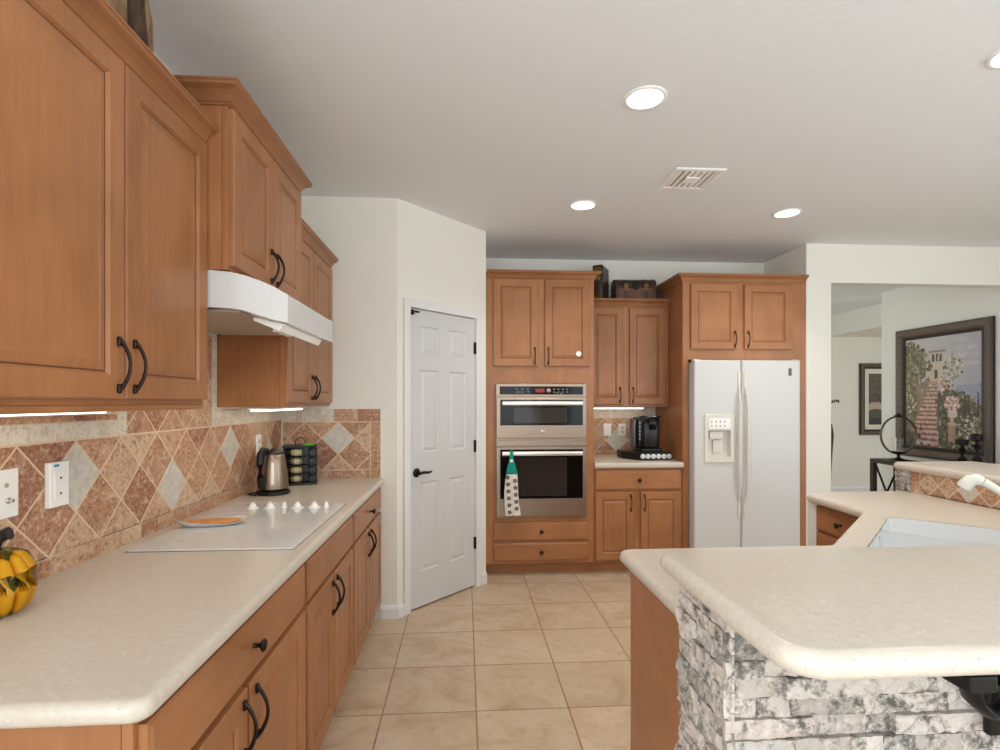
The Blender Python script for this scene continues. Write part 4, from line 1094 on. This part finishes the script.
# cabinets below the sink counter
mb = MB()
r = thing('base_cabinet', 'maple base cabinet at the open end of the peninsula, plain side panel', 'cabinet', (0, 0, 0))
mb = MB(); mb.box(.563, 1.24, 1.192, 1.72, .10, .872); mb.box(.563, 1.24, 1.192, 1.65, .0005, .10); mb.build('carcass', WV, r)
mb = MB(); mb.bbox(.543, .5625, 1.192, 1.725, .0005, .8725, .002); mb.build('end_panel', WV, r)
r = thing('base_cabinet', 'maple corner base cabinet under the angled sink', 'cabinet', (0, 0, 0))
mb = MB(); mb.prism([(1.243, 1.192), (2.45, 1.192), (2.45, 2.318), (1.845, 2.318), (1.243, 1.72)], .10, .70); mb.prism([(1.243, 1.192), (2.45, 1.192), (2.45, 2.318), (1.90, 2.318), (1.30, 1.68)], .0005, .10); mb.prism([(1.243, 1.72), (1.845, 2.318), (1.855, 2.308), (1.253, 1.71)], .70, .872); mb.build('carcass', WV, r)
xf = 1.882
r = cabinet('base_cabinet', 'maple drawer cabinet on the far side of the sink, facing the fridge aisle', (2.456, 2.785, 0), -R90, .465, 0, .872, 2.456 - xf,
    (), [(.055, .445, .735, .860, 1), (.055, .445, .565, .720, 1), (.055, .445, .36, .55, 1), (.055, .445, .125, .345, 1)], toe=.10)
mb = MB(); mb.bbox(0, .0495, -(2.456 - xf) - .012, -(2.456 - xf) - .0005, .0, .872, .002); o = mb.build('end_stile', TRIM, r); o['label'] = 'white end filler'
mb = MB(); mb.box(1.88, 2.455, 2.7865, 2.825, .0, .872)
tag(mb.build('end_panel', TRIM), 'white end wall panel of the sink counter beside the drawer cabinet', 'panel')

# tile splash under the sink bar
tile_work('tile_backsplash', 'peach diamond tile strip under the raised bar behind the sink', (2.459, 2.790, 0), -R90,
    [(0, 1.60, ZT, 1.0275)], diamonds=[((.055, 1.60, ZT + .001, 1.0275), .11, .972, .056, {(4, 0), (9, -1), (14, 0), (20, 0)})], rects=[(0, .055, ZT + .001, 1.0275, .06)])

# corbel bracket below the raised bar
r = thing('bar_bracket', 'black scrolled iron bracket under the raised bar on the stone wall', 'bracket', (.735, .93, 0))
mb = MB(); mb.bbox(-.02, .29, -.215, -.001, 1.019, 1.0282, .002); mb.build('top_plate', BLACKM, r)
mb = MB(); mb.bbox(-.018, .026, -.215, -.165, .993, 1.0185, .004); mb.build('end_block', BLACKM, r)
mb = MB(); mb.tube([(.005, -.19, .993), (.012, -.19, .972), (.03, -.19, .955), (.055, -.19, .952), (.075, -.19, .966), (.078, -.19, .985), (.062, -.19, .996), (.050, -.19, .988)], .0085, 8, flat=2.2, up=Vector((0, 1, 0))); mb.build('scroll', BLACKM, r, smooth=50)
mb = MB(); mb.bbox(.22, .26, -.016, -.001, .80, 1.0185, .003); mb.tube([(.24, -.012, .84), (.24, -.08, .90), (.24, -.15, .97), (.24, -.18, 1.0185)], .012, 8, flat=1.6, up=Vector((1, 0, 0))); mb.build('back_plate', BLACKM, r, smooth=50)

# ------------------------------------------------------------------ ceiling fittings
def downlight(x, y, label):
    r = thing('recessed_light', label, 'ceiling light', (x, y, ZC - .0005), 0, 'recessed ceiling lights')
    mb = MB(); mb.rings([[(q * math.cos(a), q * math.sin(a), z) for a in [2 * PI * k / 36 for k in range(36)]] for q, z in ((.094, 0), (.094, -.003), (.087, -.007), (.077, -.006), (.074, -.0005))], 0); mb.build('trim_ring', WPLAS, r, smooth=45)
    mb = MB(); mb.lathe([(.0735, -.0008), (.0725, -.003), (.05, -.004), (.001, -.0045)], (0, 0, 0), 32); mb.build('lens', LAMP, r, smooth=45)
    l = bpy.data.lights.new('recessed_lamp', 'SPOT'); l.energy = 44; l.color = (1, .93, .84); l.spot_size = math.radians(125); l.spot_blend = .8; l.shadow_soft_size = .07
    lo = bpy.data.objects.new('lamp_glow', l); COL.objects.link(lo); lo.parent = r; lo.location = (0, 0, -.02)
downlight(.787, 2.294, 'largest recessed ceiling light, nearest the middle of the room')
downlight(.797, 3.567, 'recessed ceiling light in front of the oven tower')
downlight(2.263, 3.624, 'recessed ceiling light in front of the refrigerator')
downlight(2.105, 1.905, 'recessed ceiling light at the right edge over the sink')
r = thing('ceiling_vent', 'white square louvred air vent in the ceiling between the recessed lights', 'vent', (1.345, 3.105, ZC - .0005))
mb = MB(); q = .148
mb.rings([[(x * k, y * k, z) for x, y in ((-1, -1), (1, -1), (1, 1), (-1, 1))] for k, z in ((q, 0), (q, -.004), (q - .006, -.008), (q - .028, -.008), (q - .030, -.001))], 0, True); mb.build('frame', WPLAS, r)
VB = mat('dark_vent_cavity', lin(120, 116, 112), .8)
mb = MB(); mb.box(-.118, .118, -.118, .118, -.0012, -.0004); mb.build('backing', VB, r)
for k in range(7):
    mb = MB(); x = -.105 + .035 * k
    if abs(x) < .05:
        mb.box(x - .012, x + .012, -.115, -.04, -.008, -.002); mb.box(x - .012, x + .012, .04, .115, -.008, -.002)
    else: mb.rings([[(x - .010, y, -.002), (x + .008, y, -.010), (x + .010, y, -.009), (x - .008, y, -.0015)] for y in (-.115, .115)], 0, True, True, True)
    mb.build('louvre', WPLAS, r)
mb = MB(); mb.bbox(-.045, .045, -.038, .038, -.012, -.002, .002); mb.build('centre_plate', WPLAS, r)

# ------------------------------------------------------------------ dining side: painting, console, ornaments, hall picture
def frame_parts(r, wd, hh, fw, dep, mats, mat_fr, inner=None):
    mb = MB()
    pr = [(0, 0), (0, -dep * .55), (.012, -dep * .9), (.03, -dep), (fw * .55, -dep * .8), (fw * .7, -dep * .5), (fw * .85, -dep * .55), (fw, -dep * .3), (fw, 0)]
    R = []
    for o, y in pr: R.append([(-wd / 2 + o, y, -hh / 2 + o), (wd / 2 - o, y, -hh / 2 + o), (wd / 2 - o, y, hh / 2 - o), (-wd / 2 + o, y, hh / 2 - o)])
    mb.rings(R, [1, 1, 0, 0, 0, 1, 1, 1]); return mb.build('frame', mat_fr, r)
def canvas(r, wd, hh, y, fn, nx, ny):
    mb = MB(); ids = [[mb.add([(-wd / 2 + wd * i / nx, y, -hh / 2 + hh * j / ny)])[0] for i in range(nx + 1)] for j in range(ny + 1)]
    for j in range(ny):
        for i in range(nx): mb.paint = fn((i + .5) / nx, (j + .5) / ny); mb.face([ids[j][i], ids[j][i + 1], ids[j + 1][i + 1], ids[j + 1][i]])
    return mb.build('canvas', PAINTATT, r, paint=True)
prng = random.Random(5)
def mixc(a, b, t): return tuple(x + (y - x) * t for x, y in zip(a, b))
NX, NY = 92, 120
BUF = [[None] * NX for _ in range(NY)]
def dab(u, v, ru, rv, c, keep=.92):
    for j in range(max(0, int((v - rv) * NY)), min(NY, int((v + rv) * NY) + 1)):
        for i in range(max(0, int((u - ru) * NX)), min(NX, int((u + ru) * NX) + 1)):
            a, b = (i + .5) / NX - u, (j + .5) / NY - v
            if (a / ru) ** 2 + (b / rv) ** 2 <= 1 and prng.random() < keep: BUF[j][i] = c
def rect(u0, u1, v0, v1, c):
    for j in range(max(0, int(v0 * NY)), min(NY, int(v1 * NY))):
        for i in range(max(0, int(u0 * NX)), min(NX, int(u1 * NX))): BUF[j][i] = c(i / NX, j / NY) if callable(c) else c
def foliage(n, region, pal, r0=.012, r1=.028):
    for _ in range(n):
        u, v = prng.random(), prng.random()
        if region(u, v): dab(u, v, prng.uniform(r0, r1), prng.uniform(r0, r1) * .8, mixc(prng.choice(pal), prng.choice(pal), prng.random() * .6))
G = [lin(92, 92, 70), lin(124, 118, 90), lin(150, 142, 112), lin(108, 104, 84), lin(176, 164, 138)]
GD = [lin(70, 70, 56), lin(94, 92, 72), lin(118, 110, 86), lin(60, 58, 50)]
PA = [lin(206, 190, 172), lin(190, 172, 150), lin(222, 208, 194)]
PK = [lin(204, 148, 136), lin(220, 190, 180), lin(186, 116, 108), lin(226, 206, 196)]
rect(0, 1, 0, 1, lambda u, v: mixc(mixc(lin(196, 188, 184), lin(158, 160, 172), min(1, max(0, u * .9 + (1 - v) * .4 - .2))), lin(206, 200, 196), prng.random() * .25))
for _ in range(60): dab(prng.uniform(.3, 1), prng.uniform(.72, 1), prng.uniform(.03, .09), prng.uniform(.01, .02), mixc(lin(204, 196, 192), lin(170, 170, 178), prng.random()), .6)
rect(.70, 1, .36, .56, lambda u, v: mixc(lin(146, 150, 168), lin(164, 166, 180), prng.random()))
foliage(260, lambda u, v: u > .72 and abs(v - .57 + .1 * (1 - u)) < .02, [lin(140, 138, 152), lin(160, 156, 166)])
rect(.31, .57, .58, .80, lambda u, v: mixc(lin(212, 194, 176), lin(192, 176, 158), prng.random()))
rect(.36, .55, .78, .87, lambda u, v: mixc(lin(206, 190, 172), lin(186, 170, 154), prng.random()))
rect(.34, .57, .86, .875, lin(150, 128, 112))
for wx in (.385, .435, .485): rect(wx, wx + .03, .78, .83, lin(88, 84, 84)); dab(wx + .015, .832, .016, .014, lin(88, 84, 84), 1)
rect(.42, .46, .62, .70, lin(96, 86, 80))
rect(0, .30, .10, .93, lambda u, v: mixc(lin(96, 92, 72), lin(140, 132, 106), prng.random()) if u < .24 + .05 * math.sin(v * 11) and v < .95 - .5 * max(0, u - .10) else BUF[int(v * NY)][int(u * NX)])
foliage(1100, lambda u, v: u < .30 + .07 * math.sin(v * 11) and .12 < v < .97 - .5 * max(0, u - .12), G)
foliage(220, lambda u, v: u < .26 and .3 < v < .62, PA, .008, .02)
foliage(1800, lambda u, v: (u - .66) ** 2 + (v - .72) ** 2 < .014 or (u - .60) ** 2 + (v - .62) ** 2 < .008, G + PA, .010, .022)
rect(.12, .46, .0, .60, lambda u, v: mixc(lin(120, 108, 86), lin(170, 148, 126), prng.random()) if u > .2 - .1 * v else BUF[int(v * NY)][int(u * NX)])
foliage(260, lambda u, v: .2 < u < .48 and v < .6, G + PA + PK[:2], .008, .02)
for k in range(16):
    t = k / 15; v = .02 + .60 * t ** .85; cu = .30 + .12 * t; hw = .20 * (1 - t) + .035; dv = .044 * (1 - t) + .012
    for q in range(26):
        u = cu + prng.uniform(-hw, hw); dab(u, v + dv * .30, .03 * (1.1 - t), dv * .34, mixc(lin(198, 152, 136), lin(218, 186, 168), prng.random()), .95)
    for q in range(20): dab(cu + prng.uniform(-hw, hw), v - dv * .18, .03 * (1.1 - t), dv * .20, mixc(lin(118, 88, 78), lin(146, 110, 96), prng.random()), .9)
rect(.40, 1, 0, .52, lambda u, v: mixc(lin(74, 72, 56), lin(110, 104, 82), prng.random()) if u > .45 + .06 * max(0, .3 - v) and v < .54 - .40 * abs(u - .58) else BUF[int(v * NY)][int(u * NX)])
rect(0, .3, 0, .14, lambda u, v: mixc(lin(74, 68, 56), lin(104, 92, 76), prng.random()) if u < .12 else BUF[int(v * NY)][int(u * NX)])
foliage(1000, lambda u, v: u > .44 + .10 * max(0, .3 - v) and v < .56 - .38 * abs(u - .60) and not (abs(u - .66) < .05 and v < .2), GD + G)
foliage(300, lambda u, v: u > .62 and v < .36, G + PA, .008, .02)
for cx, top in ((.80, .50), (.85, .46), (.955, .50)):
    for k in range(30): dab(cx + prng.uniform(-.008, .008), .30 + (top - .30) * k / 30, .018 * (1 - k / 34), .01, lin(76, 74, 70))
foliage(160, lambda u, v: u < .30 and v < .20, GD)
foliage(1600, lambda u, v: (u - .52) ** 2 + (v - .56) ** 2 < .004, PK, .010, .02)
rect(.60, .695, .07, .22, lambda u, v: mixc(lin(190, 150, 128), lin(156, 122, 104), min(1, max(0, (u - .60) / .095)) * .8 + prng.random() * .2))
rect(.59, .705, .215, .235, lin(196, 170, 150))
dab(.648, .305, .062, .034, lin(208, 190, 174), 1); rect(.625, .67, .235, .28, lin(192, 172, 156)); rect(.585, .71, .325, .34, lin(220, 204, 190))
foliage(3000, lambda u, v: ((u - .64) / .10) ** 2 + ((v - .40) / .065) ** 2 < 1, PK, .008, .018)
foliage(1500, lambda u, v: ((u - .86) / .14) ** 2 + ((v - .17) / .13) ** 2 < 1, PA + G[:2], .006, .015)
foliage(140, lambda u, v: v < .05, GD)
def landscape(u, v): return BUF[min(NY - 1, int(v * NY))][min(NX - 1, int(u * NX))]
r = thing('painting', 'large framed landscape painting of garden steps on the dining wall', 'painting', (XR - .001, 5.372, 1.515), -R90)
frame_parts(r, 1.15, 1.44, .125, .05, None, [FRAMEM, FRAMED])
mb = MB(); mb.box(-.47, .47, -.012, -.002, -.60, .60); mb.build('backing', FRAMED, r)
canvas(r, .91, 1.20, -.0125, landscape, NX, NY)
r = thing('picture', 'smaller framed picture with a white mat on the far hall wall', 'picture', (6.60, 7.999, 1.455), 0)
frame_parts(r, .86, 1.12, .085, .05, None, [FRAMEM, FRAMED])
mb = MB(); mb.box(-.36, .36, -.011, -.002, -.48, .48); o = mb.build('mat_board', mat('off_white_mat', lin(222, 216, 206), .8), r)
def garden(u, v):
    j = prng.random(); c = mixc(lin(50, 46, 40), lin(96, 90, 74), j)
    if v > .6: c = mixc(c, lin(124, 120, 102), .4 * prng.random())
    if abs(v - .33 - .05 * math.sin(u * 7)) < .07: c = mixc(lin(150, 130, 120), lin(196, 180, 168), j)
    if v < .12: c = lin(56, 50, 46)
    return c
canvas(r, .56, .80, -.0115, garden, 40, 56)

r = thing('console_table', 'dark wood console table with crossed side braces along the dining wall', 'table', (4.60, 4.55, 0))
TL, TW, TH = 1.25, .33, .77
mb = MB(); mb.bbox(0, TW, 0, TL, TH - .045, TH, .004); mb.build('tabletop', DARKW, r)
for y in (.0, .41, .82, TL - .05):
    for x in (0.0, TW - .05):
        mb = MB(); mb.bbox(x, x + .05, y, y + .05, 0, TH - .0455, .003); mb.build('leg', DARKW, r)
for y0 in (.05, .46, .87):
    y1 = y0 + (.36 if y0 < .8 else .33)
    for s in (0, 1):
        mb = MB(); za, zb = (.10, TH - .046) if s else (TH - .046, .10)
        mb.tube([(.025, y0, za), (.025, y1, zb)], .011, 6, up=Vector((1, 0, 0))); mb.build('cross_brace', BLACKM, r)
mb = MB(); mb.bbox(.005, TW - .005, .01, TL - .01, .06, .085, .003); mb.build('lower_shelf', DARKW, r) if False else None

r = thing('ring_candle_holder', 'metal ring candle holder with a glass cup on the console table', 'candle holder', (4.775, 5.60, TH + .0005))
mb = MB(); mb.lathe([(.09, 0), (.088, .006), (.05, .014), (.016, .03), (.014, .06), (.02, .075)], (0, 0, 0), 20); mb.build('foot', BLACKM, r, smooth=45)
mb = MB(); mb.tube([(.205 * math.cos(a), 0, .275 + .205 * math.sin(a)) for a in [2 * PI * k / 48 for k in range(48)]], .009, 8, closed=True, up=Vector((0, 1, 0)), flat=1.6); mb.build('ring', mat('aged_steel', lin(112, 98, 84), .4, metal=.8), r, smooth=50)
mb = MB(); mb.lathe([(.075, .082), (.078, .088), (.074, .094), (.002, .094)], (0, 0, 0), 24); mb.build('cup_plate', BLACKM, r, smooth=45)
mb = MB(); mb.rings([[(q * math.cos(a), q * math.sin(a), z) for a in [2 * PI * k / 24 for k in range(24)]] for q, z in ((.045, .0945), (.045, .245), (.042, .245), (.042, .0975))], 0, True, True, True); mb.build('glass_cup', CLEAR, r, smooth=45)
mb = MB(); mb.lathe([(.022, .4705), (.040, .482), (.042, .492), (.016, .50), (.010, .515), (.002, .518)], (0, 0, 0), 18); mb.build('finial', BLACKM, r, smooth=45)
def candlestick(y, x, hgt, label):
    r = thing('candle_holder', label, 'candle holder', (x, y, TH + .0005))
    mb = MB(); k = hgt / .28; mb.lathe([(.055, 0), (.055, .010), (.03, .02), (.018, .04 * k), (.040, .07 * k), (.042, .085 * k), (.018, .11 * k), (.014, .15 * k), (.030, .17 * k), (.034, .185 * k), (.016, .20 * k), (.014, .22 * k)], (0, 0, 0), 20); mb.build('stem', BLACKM, r, smooth=45)
    mb = MB(); mb.lathe([(.016, .2205 * k), (.05, .235 * k), (.055, .27 * k), (.048, .28 * k), (.044, .262 * k), (.002, .255 * k)], (0, 0, 0), 20); mb.build('cup', BLACKM, r, smooth=45)
candlestick(4.90, 4.83, .275, 'shorter dark candle holder, left of the two by the painting')
candlestick(4.76, 4.845, .335, 'taller dark candle holder, right of the two by the painting')

r = thing('floor_vase', 'tall dark floor vase with a bare twig, mostly hidden behind the wall edge', 'vase', (3.972, 5.75, 0))
mb = MB(); mb.lathe([(.10, 0.0005), (.11, .02), (.10, .3), (.115, .7), (.135, 1.05), (.12, 1.16), (.07, 1.22), (.075, 1.26), (.06, 1.255)], (0, 0, 0), 28); mb.build('body', DARKW, r, smooth=45)
mb = MB(); tw = [(0, 0, 1.2), (.02, 0, 1.30), (.06, 0, 1.37), (.12, 0, 1.395), (.19, 0, 1.415), (.24, 0, 1.40)]
mb.tube(tw, [.006, .006, .005, .005, .004, .003], 6)
for x, z in ((.10, 1.392), (.125, 1.40), (.15, 1.408), (.175, 1.415), (.20, 1.418), (.22, 1.412)):
    mb.lathe([(.002, -.014), (.009, -.005), (.009, .005), (.002, .014)], (x, 0, z + .010), 6)
mb.build('twig', DARKW, r, smooth=50)
